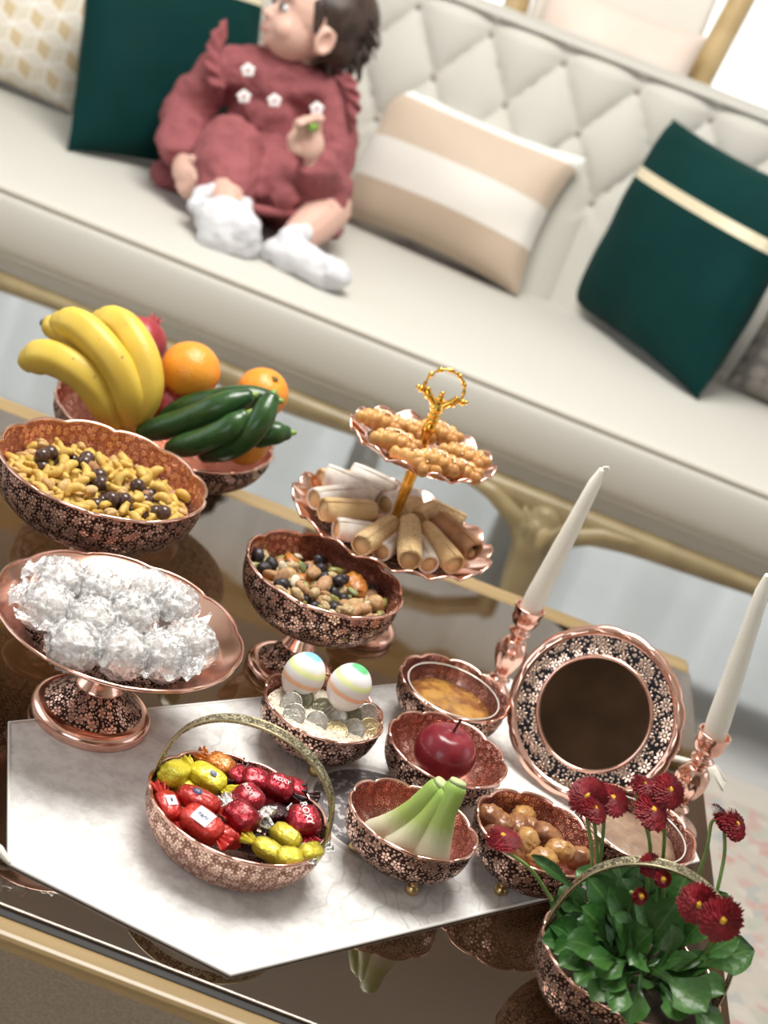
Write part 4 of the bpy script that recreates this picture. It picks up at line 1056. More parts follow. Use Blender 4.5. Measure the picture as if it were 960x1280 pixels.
# ---------------------------------------------------------------- bananas, oranges, cucumbers, pomegranates
g = NG('banana_peel'); o = g.obj()
base = g.mix(g.step(g.noise(o, 18, 3), .3, .7), (0.72, 0.52, 0.075, 1), (0.62, 0.43, 0.055, 1))
g.P(Base_Color=g.mix(g.step(g.noise(o, 130, 3), .68, .76), base, (0.30, 0.18, 0.05, 1)), Roughness=.45, Subsurface_Weight=.1); BANA = g.m
TIPM = plain('banana_tip', (0.07, 0.045, 0.02, 1), .7); STEMB = plain('banana_stem', (0.42, 0.36, 0.07, 1), .6)
ban = thing('banana_bunch', 'bunch of ripe yellow bananas at the left of the large fruit bowl', 'bananas', at(150, 500, 1.61))
def banana(pp, rad, y):
    P = [at(px, py, yy) for (px, py), yy in zip(pp, y)]
    P = [Vector(p) for p in smooth_prof([tuple(p) for p in P], 5)]; n = len(P)
    R = [rad * (.50 + .5 * min(1, 5 * min(i / (n - 1) + .06, 1.05 - i / (n - 1))) ** .7) for i in range(n)]
    V = []; F = []; V, F = tube(P, R, 5 * 4, caps=True)
    k = 20; cnt = len(V) // k
    for i in range(cnt):                                     # five soft edges along the peel
        c = sum((V[i * k + a] for a in range(k)), Vector()) / k
        for a in range(k): V[i * k + a] = c + (V[i * k + a] - c) * (1 + .045 * math.cos(5 * 2 * PI * a / k))
    b = MB().add(V, F).build('banana', BANA, ban, world=True)
    d = (P[0] - P[1]).normalized(); t0 = P[0] + d * rad * .45
    V, F = tube([t0 - d * .002, t0 + d * .004], [rad * .30, rad * .24], 10)
    tp = MB().add(V, F); me, c = tp.me('tip', True, True); link('tip', me, TIPM, b, c - (ban.location + b.location))
    return P[-1]
e = [banana([(38, 450), (62, 446), (96, 462), (124, 490), (142, 524)], .0200, [1.585, 1.578, 1.572, 1.575, 1.585]),
     banana([(66, 408), (88, 418), (116, 448), (138, 484), (152, 522)], .0190, [1.635, 1.63, 1.615, 1.605, 1.60]),
     banana([(78, 404), (102, 410), (132, 440), (154, 478), (162, 520)], .0205, [1.605, 1.595, 1.582, 1.580, 1.588]),
     banana([(128, 402), (152, 408), (174, 440), (182, 482), (170, 524)], .0205, [1.645, 1.632, 1.612, 1.60, 1.598]),
     banana([(112, 420), (136, 426), (158, 452), (168, 490), (164, 524)], .0180, [1.665, 1.66, 1.645, 1.63, 1.61])]
cr = sum(e, Vector()) / 5 + Vector((.004, .004, -.014))
mb = MB()
for q in e: mb.add(*tube([q, lerp(q, cr, .55) + Vector((0, 0, -.004)), cr], [.0105, .0085, .008], 8))
mb.build('crown', STEMB, ban, world=True)
g = NG('orange_peel'); g.P(Base_Color=g.mix(g.step(g.noise(g.obj(), 12, 3), .3, .7), (0.86, 0.26, 0.02, 1), (0.80, 0.33, 0.03, 1)), Roughness=.33, Subsurface_Weight=.1)
g.bump(g.n('ShaderNodeTexVoronoi', {'Vector': g.obj(), 'Scale': 420.0}), .35, .0012); ORAN = g.m
STAR = plain('orange_stem_star', (0.16, 0.13, 0.04, 1), .8)
def orange(px, py, y, r, label, stem):
    o_ = thing('orange', label, 'orange', at(px, py, y))
    MB().add(*ball((0, 0, 0), (r, r, r * .95), 32, 20, None, lambda d: 1 - .06 * max(0, (d.dot(stem) - .93)) * 12)).build('peel', ORAN, o_)
    M = stem.to_track_quat('Z', 'Y').to_matrix()
    MB().add(*ball(stem * r * .955, (.0042, .0042, .0016), 10, 6, M, lambda d: 1 + .25 * math.cos(5 * math.atan2(d.y, d.x)))).build('stem_end', STAR, o_)
orange(238, 463, 1.652, .0355, 'large orange in the middle of the fruit bowl, right of the bananas', Vector((.2, .3, -.9)).normalized())
orange(328, 491, 1.690, .0315, 'orange at the right edge of the fruit bowl behind the cucumbers', Vector((.35, -.35, .87)).normalized())
orange(305, 551, 1.612, .0300, 'orange mostly hidden under the cucumbers in the fruit bowl', Vector((0, .3, -.9)).normalized())
REDF = noisy('pomegranate_skin', (0.36, 0.035, 0.04, 1), (0.26, 0.02, 0.03, 1), 40, .4, .1, 80)
def pomeg(px, py, y, r, label):
    o_ = thing('pomegranate', label, 'pomegranate', at(px, py, y))
    MB().add(*ball((0, 0, 0), (r, r, r * .95), 28, 18, None, lambda d: 1 + .015 * math.sin(5 * math.atan2(d.y, d.x)))).build('fruit', REDF, o_)
    mb = MB()
    for k in range(6):
        a = k * PI / 3; mb.add(*tube([(.003 * math.cos(a), .003 * math.sin(a), r * .9), (.005 * math.cos(a), .005 * math.sin(a), r * .95 + .006), (.0085 * math.cos(a), .0085 * math.sin(a), r * .95 + .011)], [.0032, .0026, .0008], 6))
    mb.build('crown', REDF, o_).rotation_euler = (-.9, .2, 0)
pomeg(174, 428, 1.705, .0330, 'red pomegranate standing behind the bananas in the fruit bowl')
pomeg(212, 508, 1.640, .0270, 'red pomegranate half buried below the large orange in the fruit bowl')
g = NG('cucumber_skin'); o = g.obj()
g.P(Base_Color=g.mix(g.step(g.noise(o, 30, 4), .3, .75), (0.012, 0.045, 0.012, 1), (0.035, 0.10, 0.022, 1)), Roughness=.28); g.bump(g.noise(o, 120, 3), .25, .002); CUC = g.m
CEND = plain('cucumber_pale_end', (0.22, 0.34, 0.07, 1), .5)
def cucumber(pp, y, rad, label):
    P = [at(px, py, yy) for (px, py), yy in zip(pp, y)]; c = sum(P, Vector()) / len(P)
    P = [Vector(p) - c for p in smooth_prof([tuple(p) for p in P], 6)]; n = len(P)
    R = [rad * (.55 + .45 * min(1, 4 * min(i / (n - 1) + .05, 1.05 - i / (n - 1))) ** .8) for i in range(n)]
    o_ = thing('cucumber', label, 'cucumber', c, 0, 'cucumbers in the fruit bowl')
    MB().add(*tube(P, R, 18)).build('skin', CUC, o_)
    d = (P[-1] - P[-2]).normalized(); MB().add(*tube([P[-1] + d * R[-1] * .75, P[-1] + d * (R[-1] + .002)], [.0045, .0030], 8)).build('stem_end', CEND, o_)
cucumber([(206, 520), (250, 505), (300, 497), (340, 500)], [1.62, 1.615, 1.615, 1.625], .0145, 'hindmost long cucumber lying across the fruit bowl below the large orange')
cucumber([(180, 541), (225, 528), (270, 510), (308, 497)], [1.585, 1.58, 1.575, 1.59], .0150, 'long cucumber with its left end beside the bananas in the fruit bowl')
cucumber([(216, 560), (250, 552), (282, 538), (304, 522)], [1.565, 1.555, 1.552, 1.56], .0145, 'shorter bright cucumber nearest the front rim of the fruit bowl')
cucumber([(258, 568), (296, 555), (322, 530), (338, 500)], [1.57, 1.562, 1.562, 1.58], .0145, 'curved cucumber whose end points up at the right of the fruit bowl')
cucumber([(290, 556), (315, 548), (338, 542), (356, 541)], [1.60, 1.60, 1.60, 1.605], .0138, 'dark cucumber poking out over the right rim of the fruit bowl')

# ---------------------------------------------------------------- apple
g = NG('red_apple_skin'); o = g.obj(); sp = g.n('ShaderNodeSeparateXYZ', {0: o})
stre = g.noise(g.vec('MULTIPLY', o, (60, 60, 8)), 1.0, 3)
g.P(Base_Color=g.mix(g.step(stre, .35, .75), (0.17, 0.012, 0.022, 1), (0.26, 0.03, 0.04, 1)), Roughness=.25); APP = g.m
ra = .0305; ap = thing('apple', 'single dark red apple in a small copper bowl', 'apple', at(556, 940, 1.258))
def apf(d):
    return 1 - .34 * max(0, d.z - .80) * 2.2 - .10 * max(0, -d.z - .7) * 2 - .05 * (d.z < 0) * d.z * d.z * 2 + .012 * math.sin(5 * math.atan2(d.y, d.x)) * abs(d.z)
MB().add(*ball((0, 0, 0), (ra, ra, ra * .93), 40, 28, None, apf)).build('fruit', APP, ap)
MB().add(*tube([(0, 0, ra * .62), (.0005, 0, ra * .95), (.002, .001, ra * 1.26)], [.0011, .0012, .0016], 8)).build('stem', plain('apple_stem', (0.05, 0.02, 0.015, 1), .7), ap)

# ---------------------------------------------------------------- pale green stalks
g = NG('stalk_skin'); gz = g.n('ShaderNodeSeparateXYZ', {0: g.n('ShaderNodeTexCoord').outputs['Generated']}).outputs[2]
fib = g.noise(g.vec('MULTIPLY', g.obj(), (240, 240, 30)), 1.0, 2)
g.P(Base_Color=g.ramp(g.math('ADD', gz, g.math('MULTIPLY', fib, .12)), [(.10, (0.84, 0.82, 0.70, 1)), (.48, (0.76, 0.77, 0.52, 1)), (.68, (0.40, 0.52, 0.14, 1)), (1.0, (0.30, 0.46, 0.09, 1))]).outputs[0], Roughness=.4, Subsurface_Weight=.2, Subsurface_Radius=(.006, .008, .003)); g.bump(fib, .2); STALK = g.m
CUTE = plain('stalk_cut_end', (0.52, 0.62, 0.30, 1), .6)
st = thing('cut_stalks', 'three pale green cut stalks with white bases in a small copper bowl', 'vegetable', at(510, 1045, 1.112))
for pp, y, rad in (([(470, 1046), (495, 1034), (521, 1011), (545, 987)], [1.122, 1.112, 1.106, 1.108], [.0165, .0150, .0105, .0098]),
                   ([(500, 1060), (520, 1042), (538, 1020), (556, 996)], [1.098, 1.095, 1.096, 1.100], [.0165, .0125, .0092, .0085]),
                   ([(534, 1068), (544, 1045), (556, 1014), (568, 988)], [1.096, 1.094, 1.096, 1.102], [.0205, .0150, .0105, .0100])):
    P = [at(px, py, yy) for (px, py), yy in zip(pp, y)]; P = [Vector(p) for p in smooth_prof([tuple(p) for p in P], 4)]
    R = [np.interp(i / (len(P) - 1), [0, .33, .66, 1], rad) for i in range(len(P))]
    V, F = tube(P, R, 16); 
    b = MB().add(*tube(P, R, 16)).build('stalk', STALK, st, world=True)
    d = (P[-1] - P[-2]).normalized()
    me, c = MB().add(*tube([P[-1] + d * .006, P[-1] + d * .0095], [R[-1] * .82, R[-1] * .70], 14, caps=False)).me('cut_end', True, True); link('cut_end', me, CUTE, b, c - (st.location + b.location))

# ---------------------------------------------------------------- painted eggs, rice and coins
RICE = noisy('rice_grain', (0.82, 0.76, 0.64, 1), (0.74, 0.66, 0.52, 1), 200, .6, .5, 300)
(pr, cen) = inner('coins'); zr_ = pr[1][-1] - .012
rr2 = random.Random(2); mb = MB(); V, F, U = lathe([(.054, zr_ - .004), (.045, zr_ - .001), (.03, zr_ + .001), (.012, zr_ + .002), (.0005, zr_ + .002)], 32); mb.add(V, F, U)
V, F, U = lathe([(.001, pr[1][0] + .001), (.04, pr[1][0] + .012), (.054, zr_ - .004)], 32); mb.add(V, F, U)
for i in range(900):
    a = rr2.uniform(0, 2 * PI); q = .052 * math.sqrt(rr2.random()); z = zr_ + .002 - 1.6 * q * q; th = rr2.uniform(0, PI)
    d = Vector((math.cos(th), math.sin(th), rr2.uniform(-.4, .4))) * .0026; c = Vector((q * math.cos(a), q * math.sin(a), z))
    mb.add(*ball(c, (.0028, .0009, .0009), 6, 4, Matrix.Rotation(th, 3, 'Z') @ Matrix.Rotation(rr2.uniform(-.4, .4), 3, 'Y')))
rc = mb.build('rice', RICE); rc.location = (cen[0], cen[1], 0); tag(rc, 'bed of dry rice under the eggs and coins', 'rice', None, 'stuff')
def egg(px, py, y, tilt, cols, label):
    g = NG('painted_egg_' + cols[0]); gz = g.n('ShaderNodeSeparateXYZ', {0: g.n('ShaderNodeTexCoord').outputs['Generated']}).outputs[2]
    z = g.math('ADD', gz, g.math('MULTIPLY', g.math('SUBTRACT', g.noise(g.obj(), 40, 2), .5), .05))
    W = (0.86, 0.86, 0.86, 1)
    g.P(Base_Color=g.ramp(z, [(0, W), (.40, W), (.44, (0.95, 0.58, 0.36, 1)), (.50, (0.95, 0.60, 0.38, 1)), (.54, W), (.64, W), (.70, (0.80, 0.92, 0.42, 1)), (.76, (0.90, 0.90, 0.50, 1)), (.80, W), (.93, W), (.97, cols[1])]).outputs[0], Roughness=.4, Subsurface_Weight=.15)
    e = MB().add(*ball((0, 0, 0), (.0208, .0208, .0245), 32, 24, None, lambda d: 1 - .035 * d.z + .0 * d.x)).build('painted_egg', g.m)
    e.location = at(px, py, y); e.rotation_euler = tilt; tag(e, label, 'egg')
egg(380, 844, 1.272, (-.08, .10, 0), ('blue', (0.25, 0.60, 0.85, 1)), 'white painted egg with blue top and orange stripe, left in the coin bowl')
egg(437, 858, 1.258, (-.05, .16, 0), ('green', (0.12, 0.55, 0.22, 1)), 'white painted egg with green top and orange stripe, right in the coin bowl')
def coinmat(name, c1, c2):
    g = NG(name); o = g.obj(); g.P(Base_Color=g.mix(g.step(g.noise(o, 120, 3), .3, .7), c1, c2), Metallic=.85, Roughness=.38)
    ln_ = g.n('ShaderNodeVectorMath', {0: g.vec('MULTIPLY', o, (1, 1, 0))}, operation='LENGTH').outputs['Value']
    ht = g.math('ADD', g.step(g.noise(o, 380, 2), .45, .6), g.math('MULTIPLY', g.step(ln_, .0080, .0086), 2.0)); g.bump(ht, .6, .0004); return g.m
CS = coinmat('silver_coin', (0.62, 0.62, 0.56, 1), (0.44, 0.45, 0.40, 1)); CD = coinmat('tarnished_coin', (0.30, 0.29, 0.20, 1), (0.22, 0.21, 0.14, 1)); CB = coinmat('yellow_coin', (0.60, 0.52, 0.30, 1), (0.48, 0.40, 0.22, 1))
V, F, U = lathe([(.0005, -.0009), (.0090, -.0009), (.0096, -.0005), (.0096, .0005), (.0090, .0009), (.0082, .0006), (.0005, .0006)], 32); coin_me0 = MB().add(V, F, U)
for px, py, z, mt, tl, yaw, lb in ((364, 879, .470, CS, 55, -.3, 'silver coin leaning at the far left of the rice'), (378, 873, .473, CD, 62, .2, 'dark tarnished coin standing at the foot of the blue topped egg'),
        (368, 893, .468, CS, 48, -.2, 'pale silver coin lying below the leftmost coin by the rim'), (404, 885, .468, CD, 38, .1, 'dark coin half sunk in the rice between the two eggs'),
        (396, 903, .467, CS, 58, -.25, 'silver coin leaning by the front rim left of centre'), (419, 897, .468, CS, 60, .1, 'large silver coin standing in the middle of the rice'),
        (440, 895, .469, CD, 60, .3, 'small tarnished coin standing below the green topped egg'), (459, 894, .470, CS, 62, .5, 'large silver coin leaning at the right side of the bowl'),
        (442, 912, .467, CS, 58, .1, 'silver coin at the front rim right of centre'), (421, 914, .465, CB, 30, 0, 'yellowish coin lying flat by the front rim'), (462, 911, .466, CB, 45, .4, 'pale yellow coin by the right front rim')):
    me_ = coin_me0.me('coin'); me_.materials.append(mt)
    k = 1.24 if 'large' in lb else 1.05 if 'small' in lb else 1.15
    put('coin', me_, None, atz(px, py, z), Euler((math.radians(tl), 0, yaw)), lb, 'coin', 'coins in the egg bowl', k)

# ---------------------------------------------------------------- syrup dish and brown paste
g = NG('thin_clear_glass')
for l in list(g.t.links):
    if l.to_node == g.out: g.t.links.remove(l)
fr_ = g.n('ShaderNodeFresnel', {'IOR': 1.45}); t_ = g.n('ShaderNodeBsdfTransparent', {'Color': (.96, .97, .97, 1)}); gl = g.n('ShaderNodeBsdfGlossy', {'Roughness': .03})
mx = g.n('ShaderNodeMixShader', {0: fr_, 1: t_.outputs[0], 2: gl.outputs[0]}); g.t.links.new(mx.outputs[0], g.out.inputs[0]); CLEAR = g.m
def liner(key, name, label, R, fill, fillmat, fillname, flabel, fcat, lump):
    (rs, zs), cen = inner(key); z0 = zs[-1]
    d = thing(name, label, 'dish', (cen[0], cen[1], zs[0] + .001)); h0 = zs[0] + .001
    V, F, U = lathe([(R, z0 - .004 - h0), (R - .002, z0 - .014 - h0), (R * .86, z0 - .026 - h0), (R * .6, .004), (.001, .003)], 64); MB().add(V, F, U).build('glass', CLEAR, d)
    MB().add(*rim_of(R, z0 - .004 - h0, lambda th, r, z, j: (r, z), .0009)).build('glass_rim', CLEARR, d)
    rf = R * .90; V, F, U = lathe([(.001, zs[0] + .005), (R * .58, zs[0] + .006), (rf * .93, z0 - fill - .006), (rf, z0 - fill), (rf * .8, z0 - fill + lump * .3), (rf * .5, z0 - fill + lump * .8), (rf * .25, z0 - fill + lump), (.0005, z0 - fill + lump)], 56)
    V = [Vector(v) + Vector((0, 0, (lump * .35 + .0006) * noise.noise(Vector(v) * 70) if v[2] > z0 - fill - .002 else 0)) for v in V]
    f = MB().add(V, F, U).build(fillname, fillmat); f.location = (cen[0], cen[1], 0); tag(f, flabel, fcat)
CLEARR = plain('glass_edge', (0.75, 0.72, 0.66, 1), .1, 0.3)
g = NG('golden_syrup'); g.P(Base_Color=g.mix(g.step(g.noise(g.obj(), 60, 5), .35, .65), (0.50, 0.26, 0.06, 1), (0.20, 0.07, 0.02, 1)), Roughness=.12, Coat_Weight=.6); g.bump(g.noise(g.obj(), 160, 4), .5, .002); SYR = g.m
liner('honey', 'glass_dish', 'small clear glass dish of syrup set inside a footed copper bowl', .050, .020, SYR, 'syrup', 'golden brown syrup in a clear glass dish', 'syrup', .001)
PAST = noisy('brown_paste', (0.30, 0.20, 0.13, 1), (0.21, 0.13, 0.085, 1), 45, .45, .7, 90, dist=.003)
liner('spice', 'glass_dish', 'small clear glass dish of paste set inside the bowl behind the daisies', .051, .016, PAST, 'brown_paste', 'lumpy brown paste in the glass dish behind the daisies', 'paste', .005)

# ---------------------------------------------------------------- dried oleaster fruit
OLE = noisy('oleaster_skin', (0.36, 0.165, 0.065, 1), (0.20, 0.075, 0.035, 1), 70, .28, .8, 150, Subsurface_Weight=.15, Subsurface_Radius=(.006, .003, .001))
OLE2 = noisy('oleaster_skin_golden', (0.50, 0.28, 0.09, 1), (0.32, 0.14, 0.05, 1), 70, .28, .8, 150, Subsurface_Weight=.15, Subsurface_Radius=(.006, .003, .001))
OLAB = ['brown oleaster fruit at the far left of the small bowl, near the rim', 'brown oleaster fruit just right of the leftmost one in the small bowl', 'golden oleaster fruit at the back middle of the small bowl',
        'brown oleaster fruit behind the tilted red daisy, in the middle of the small bowl', 'large brown oleaster fruit on top, right of the middle of the small bowl', 'round golden oleaster fruit on top at the front middle of the small bowl',
        'brown oleaster fruit low in the middle, behind the round golden one', 'large golden oleaster fruit at the front right of the small bowl', 'small golden oleaster fruit at the front rim of the small bowl',
        'brown oleaster fruit at the far right end of the small bowl', 'brown oleaster fruit below the leftmost one, low by the left rim', 'brown oleaster fruit squeezed under the round golden one at the front rim',
        'brown oleaster fruit at the front rim, left of the round golden one', 'brown oleaster fruit sunk between the two large ones on the right', 'brown oleaster fruit low at the front left, partly under the tilted red daisy']
om = [MB().add(*ball((0, 0, 0), (.0150, .0112, .0106), 26, 18, None, wr(3.2 + .5 * i, .17))).me('oleaster') for i in range(3)]; om2 = [m_.copy() for m_ in om]
for m_ in om: m_.materials.append(OLE)
for m_ in om2: m_.materials.append(OLE2)
for i, (px, py, z) in enumerate(((613, 1021, .464), (628, 1031, .462), (654, 1021, .458), (646, 1034, .462), (679, 1042, .464), (659, 1054, .466), (664, 1040, .456), (700, 1064, .467), (678, 1074, .463), (720, 1072, .463), (617, 1041, .455), (654, 1068, .456), (643, 1058, .456), (690, 1052, .452), (626, 1046, .450))):
    put('oleaster', (om2 if i in (2, 5, 7, 8) else om)[i % 3], None, atz(px, py, z), rrot(r5, .5), OLAB[i] , 'dried fruit', 'oleaster fruits in the small bowl')
# ================================================================== sweets, pastries, candies
# ---------------------------------------------------------------- film wrapped sweets on the cake stand
g = NG('clear_crinkled_film')
for l in list(g.t.links):
    if l.to_node == g.out: g.t.links.remove(l)
o = g.obj(); cr_ = g.noise(o, 170, 4, rough=.65)
bp = g.n('ShaderNodeBump', {'Strength': .9, 'Distance': .003, 'Height': cr_})
t_ = g.n('ShaderNodeBsdfTransparent', {'Color': (.98, .98, .98, 1)}); gl = g.n('ShaderNodeBsdfGlossy', {'Roughness': .12, 'Color': (1, 1, 1, 1), 'Normal': bp}); dfw = g.n('ShaderNodeBsdfDiffuse', {'Color': (.93, .93, .93, 1), 'Normal': bp})
fr_ = g.n('ShaderNodeFresnel', {'IOR': 1.7, 'Normal': bp})
m1 = g.n('ShaderNodeMixShader', {0: g.math('ADD', g.math('MULTIPLY', g.step(cr_, .40, .62), .62), .16), 1: t_.outputs[0], 2: dfw.outputs[0]})
m2 = g.n('ShaderNodeMixShader', {0: g.math('MULTIPLY', fr_, .75, True), 1: m1.outputs[0], 2: gl.outputs[0]}); g.t.links.new(m2.outputs[0], g.out.inputs[0]); FILM = g.m
COCO = noisy('coconut_sweet', (0.88, 0.84, 0.81, 1), (0.78, 0.71, 0.66, 1), 130, .8, .8, 260)
COCOD = noisy('grey_sweet_topping', (0.30, 0.28, 0.25, 1), (0.50, 0.47, 0.42, 1), 200, .8, .6, 260)
SPOT = ((76, 727, 'at the back left of the plate', 0), (60, 759, 'at the far left of the plate', 0), (122, 737, 'at the back of the plate, left of the middle', 1), (114, 778, 'in the middle left, behind the front row', 0),
        (165, 768, 'in the middle of the plate with a grey top showing', 1), (184, 741, 'at the back right of the plate', 0), (217, 757, 'at the right, in the second row', 1), (92, 808, 'at the left end of the front row', 0),
        (153, 816, 'in the middle of the front row', 0), (203, 820, 'at the front right with a dark spot on top', 1), (238, 806, 'at the right end of the plate', 1))
(pr, cen) = inner('plate')
for i, (px, py, where, dk) in enumerate(SPOT):
    r6 = random.Random(50 + i)
    p = atz(px, py, .531 + .007); w_ = thing('wrapped_sweet', 'sweet in crinkled clear film ' + where, 'sweet', p, r6.uniform(0, 6), 'film wrapped sweets on the cake stand')
    off = Vector((r6.uniform(0, 9), r6.uniform(0, 9), r6.uniform(0, 9)))
    MB().add(*ball((0, 0, -.001), (.0180, .0180, .0160), 20, 14, None, lambda d: 1 + .05 * noise.noise(d * 6 + off))).build('sweet', COCO, w_)
    if dk: MB().add(*ball((.002, -.003, .0125), (.0075, .0070, .0038), 14, 8, None, lambda d: 1 + .15 * noise.noise(d * 5 + off))).build('topping', COCOD, w_)
    MB().add(*ball((0, 0, 0), (.0225, .0225, .0200), 44, 30, None, lambda d: 1 + .24 * abs(noise.noise(d * 3.2 + off)) + .16 * abs(noise.noise(d * 7.5 + off)) + .05 * noise.noise(d * 15 + off))).build('film', FILM, w_)
    for s in (0, 1):
        a = r6.uniform(0, 6.28); tl = MB()
        def fan(u, v):
            b = a + (u - .5) * 1.5 * (0.3 + v); q = .020 + .016 * v
            return (q * math.cos(b), q * math.sin(b), -.004 + .009 * v * (1 - .4 * s) + .0028 * math.sin(u * 24 + s) * (.3 + v))
        tl.add(*grid(22, 5, fan)).build('film_end', FILM, w_)

# ---------------------------------------------------------------- rolled pastries on the lower tier
def pastry(name, c1, c2, sc_, b, bs):
    return noisy(name, c1, c2, sc_, .75, b, bs, dist=.0015)
SUGAR = pastry('sugar_dusted_pastry', (0.80, 0.76, 0.72, 1), (0.66, 0.57, 0.46, 1), 70, .5, 160)
TAN = pastry('golden_pastry', (0.66, 0.47, 0.25, 1), (0.56, 0.36, 0.16, 1), 60, .5, 160)
BRWN = pastry('browned_pastry', (0.42, 0.22, 0.10, 1), (0.30, 0.14, 0.06, 1), 60, .5, 160)
g = NG('sesame_pastry'); v = g.n('ShaderNodeTexVoronoi', {'Vector': g.obj(), 'Scale': 420.0}); sd_ = g.step(v.outputs['Distance'], .42, .30)
g.P(Base_Color=g.mix(sd_, (0.58, 0.38, 0.17, 1), (0.80, 0.67, 0.44, 1)), Roughness=.7); g.bump(sd_, .7, .0012); SESA = g.m
GREASE = plain('pastry_filling', (0.40, 0.24, 0.11, 1), .8)
zlw = ts.location.z + zl
def roll(a, b, dz, rad, mat, label, kind='roll'):
    A = atz(a[0], a[1], zlw + dz); B = atz(b[0], b[1], zlw + dz); c = (A + B) / 2; d = B - A; L = d.length; d.normalize()
    n_ = Vector((0, 0, 1)); s_ = d.cross(n_).normalized(); n_ = s_.cross(d); M = Matrix((d, s_, n_)).transposed()
    o_ = thing('rolled_pastry', label, 'pastry', c, 0, 'rolled pastries on the lower tier')
    rs = random.Random(int(a[0] * 7 + b[1])); nu, nv = 26, 12
    def fn(u, v):                                     # a rolled sheet: slightly spiral section, one lapped edge
        th = u * 2 * PI * 1.12 + 1.2; r_ = rad * (1 - .10 * u) * (1 + .05 * noise.noise(Vector((v * 3 + a[0], u * 4, 0))))
        x = (v - .5) * L * (1 + .03 * math.sin(th)); e = 1 - .12 * (abs(2 * v - 1)) ** 4
        return M @ Vector((x, r_ * e * math.cos(th), r_ * e * math.sin(th)))
    sh = MB().add(*grid(nu, nv, fn)).build('pastry_sheet', mat, o_); so = sh.modifiers.new('thick', 'SOLIDIFY'); so.thickness = .0022; so.offset = -1
    if kind == 'roll': MB().add(*tube([M @ Vector((-L * .475, 0, 0)), M @ Vector((L * .475, 0, 0))], rad * .90, 14, caps=False)).build('filling', TAN, o_)
    else: MB().add(*tube([M @ Vector((-L * .42, 0, -rad * .3)), M @ Vector((L * .42, 0, -rad * .3))], rad * .50, 12)).build('filling', GREASE, o_)
for row in (((400, 598), (440, 601), -.004, .0105, TAN, 'short tan roll at the back left, under the long white roll'),
            ((408, 593), (472, 622), .008, .0118, SUGAR, 'long sugar dusted roll at the back left of the lower tier'), ((440, 590), (492, 615), .004, .0112, SUGAR, 'sugar dusted roll at the back of the lower tier'),
            ((393, 624), (456, 619), .005, .0120, SUGAR, 'sugar dusted roll at the left, in front of the long one'), ((404, 637), (464, 641), .010, .0122, TAN, 'plain golden roll lying at the left front'),
            ((420, 661), (466, 668), -.002, .0115, SUGAR, 'sugar dusted roll at the front left below the golden roll'), ((452, 682), (488, 657), .004, .0115, SESA, 'sesame roll slanting at the front, left of the upright one'),
            ((511, 655), (512, 700), .008, .0120, SESA, 'sesame covered roll at the front middle'), ((476, 690), (502, 668), -.006, .0108, SUGAR, 'sugar dusted roll under the sesame rolls at the front'),
            ((519, 676), (536, 706), -.003, .0110, SUGAR, 'sugar dusted roll at the front right, half hidden'), ((530, 664), (568, 706), .004, .0120, TAN, 'plain golden roll slanting at the right front'),
            ((548, 652), (592, 690), .007, .0122, BRWN, 'open browned roll at the far right of the lower tier'), ((482, 631), (518, 622), .006, .0118, SUGAR, 'sugar dusted roll behind the gilt rod'),
            ((500, 641), (520, 632), .006, .0110, TAN, 'short golden roll against the gilt rod'), ((538, 637), (578, 655), .005, .0112, SESA, 'crumbly sesame roll at the back right'), ((522, 650), (544, 636), .004, .0105, TAN, 'short golden roll right of the rod')):
    roll(*row, 'open' if row[4] is BRWN else 'roll')

# ---------------------------------------------------------------- plaited pastries on the upper tier
g = NG('glazed_plait'); o = g.obj()
g.P(Base_Color=g.mix(g.step(g.noise(o, 55, 4), .35, .7), (0.60, 0.33, 0.10, 1), (0.40, 0.175, 0.045, 1)), Roughness=.42); g.bump(g.noise(o, 140, 4), .4, .0015); PLAIT = g.m
SEED = plain('sesame_seed', (0.82, 0.72, 0.52, 1), .6)
zuw = ts.location.z + zu
for i, (px, py, dz, ang, where) in enumerate(((476, 530, .002, .35, 'at the back left of the upper tier'), (494, 555, .004, .2, 'at the left front of the upper tier'), (547, 544, .004, .35, 'behind the gilt rod on the upper tier'),
        (512, 541, -.002, .6, 'left of the rod, in the middle of the upper tier'), (547, 581, .003, .3, 'at the front middle of the upper tier'), (580, 573, .003, .5, 'at the right of the upper tier'), (518, 580, -.003, .9, 'at the front, tucked under the others'), (573, 592, -.003, .1, 'lowest at the right front of the upper tier'))):
    r7 = random.Random(80 + i); pl = thing('plaited_pastry', 'small plaited sesame pastry ' + where, 'pastry', atz(px, py, zuw + dz), -ang + .35, 'plaited pastries on the upper tier'); pl.scale = (1.1, 1.15, 1.15)
    mb = MB(); k = 5
    for j in range(k):
        t = j / (k - 1) * 2 - 1; w_ = .0125 * (1 - .40 * t * t); y = .0045 * (1 - t * t) * 1.2
        for s in (-1, 1): mb.add(*ball((t * .0185 + s * .0028, y + s * .0065, .002), (.0060, w_ * .70, .0095 * (1 - .3 * t * t)), 12, 8, Matrix.Rotation(s * .7, 3, 'Z'), lambda d: 1 + .08 * noise.noise(d * 5 + Vector((j, i, s)))))
    bodyp = mb.build('plait', PLAIT, pl); remesh(bodyp, .0013, 1)
    sm = MB()
    for q in range(34):
        x = r7.gauss(0, .0075); y = .004 + r7.gauss(0, .0038)
        if abs(x) < .016: sm.add(*ball((x, y, .0118 - 16 * x * x - 45 * (y - .004) ** 2), (.0016, .0010, .0007), 6, 4, Matrix.Rotation(r7.uniform(0, 3), 3, 'Z')))
    sd = sm.build('sesame_topping', SEED, pl); sd['kind'] = 'stuff'

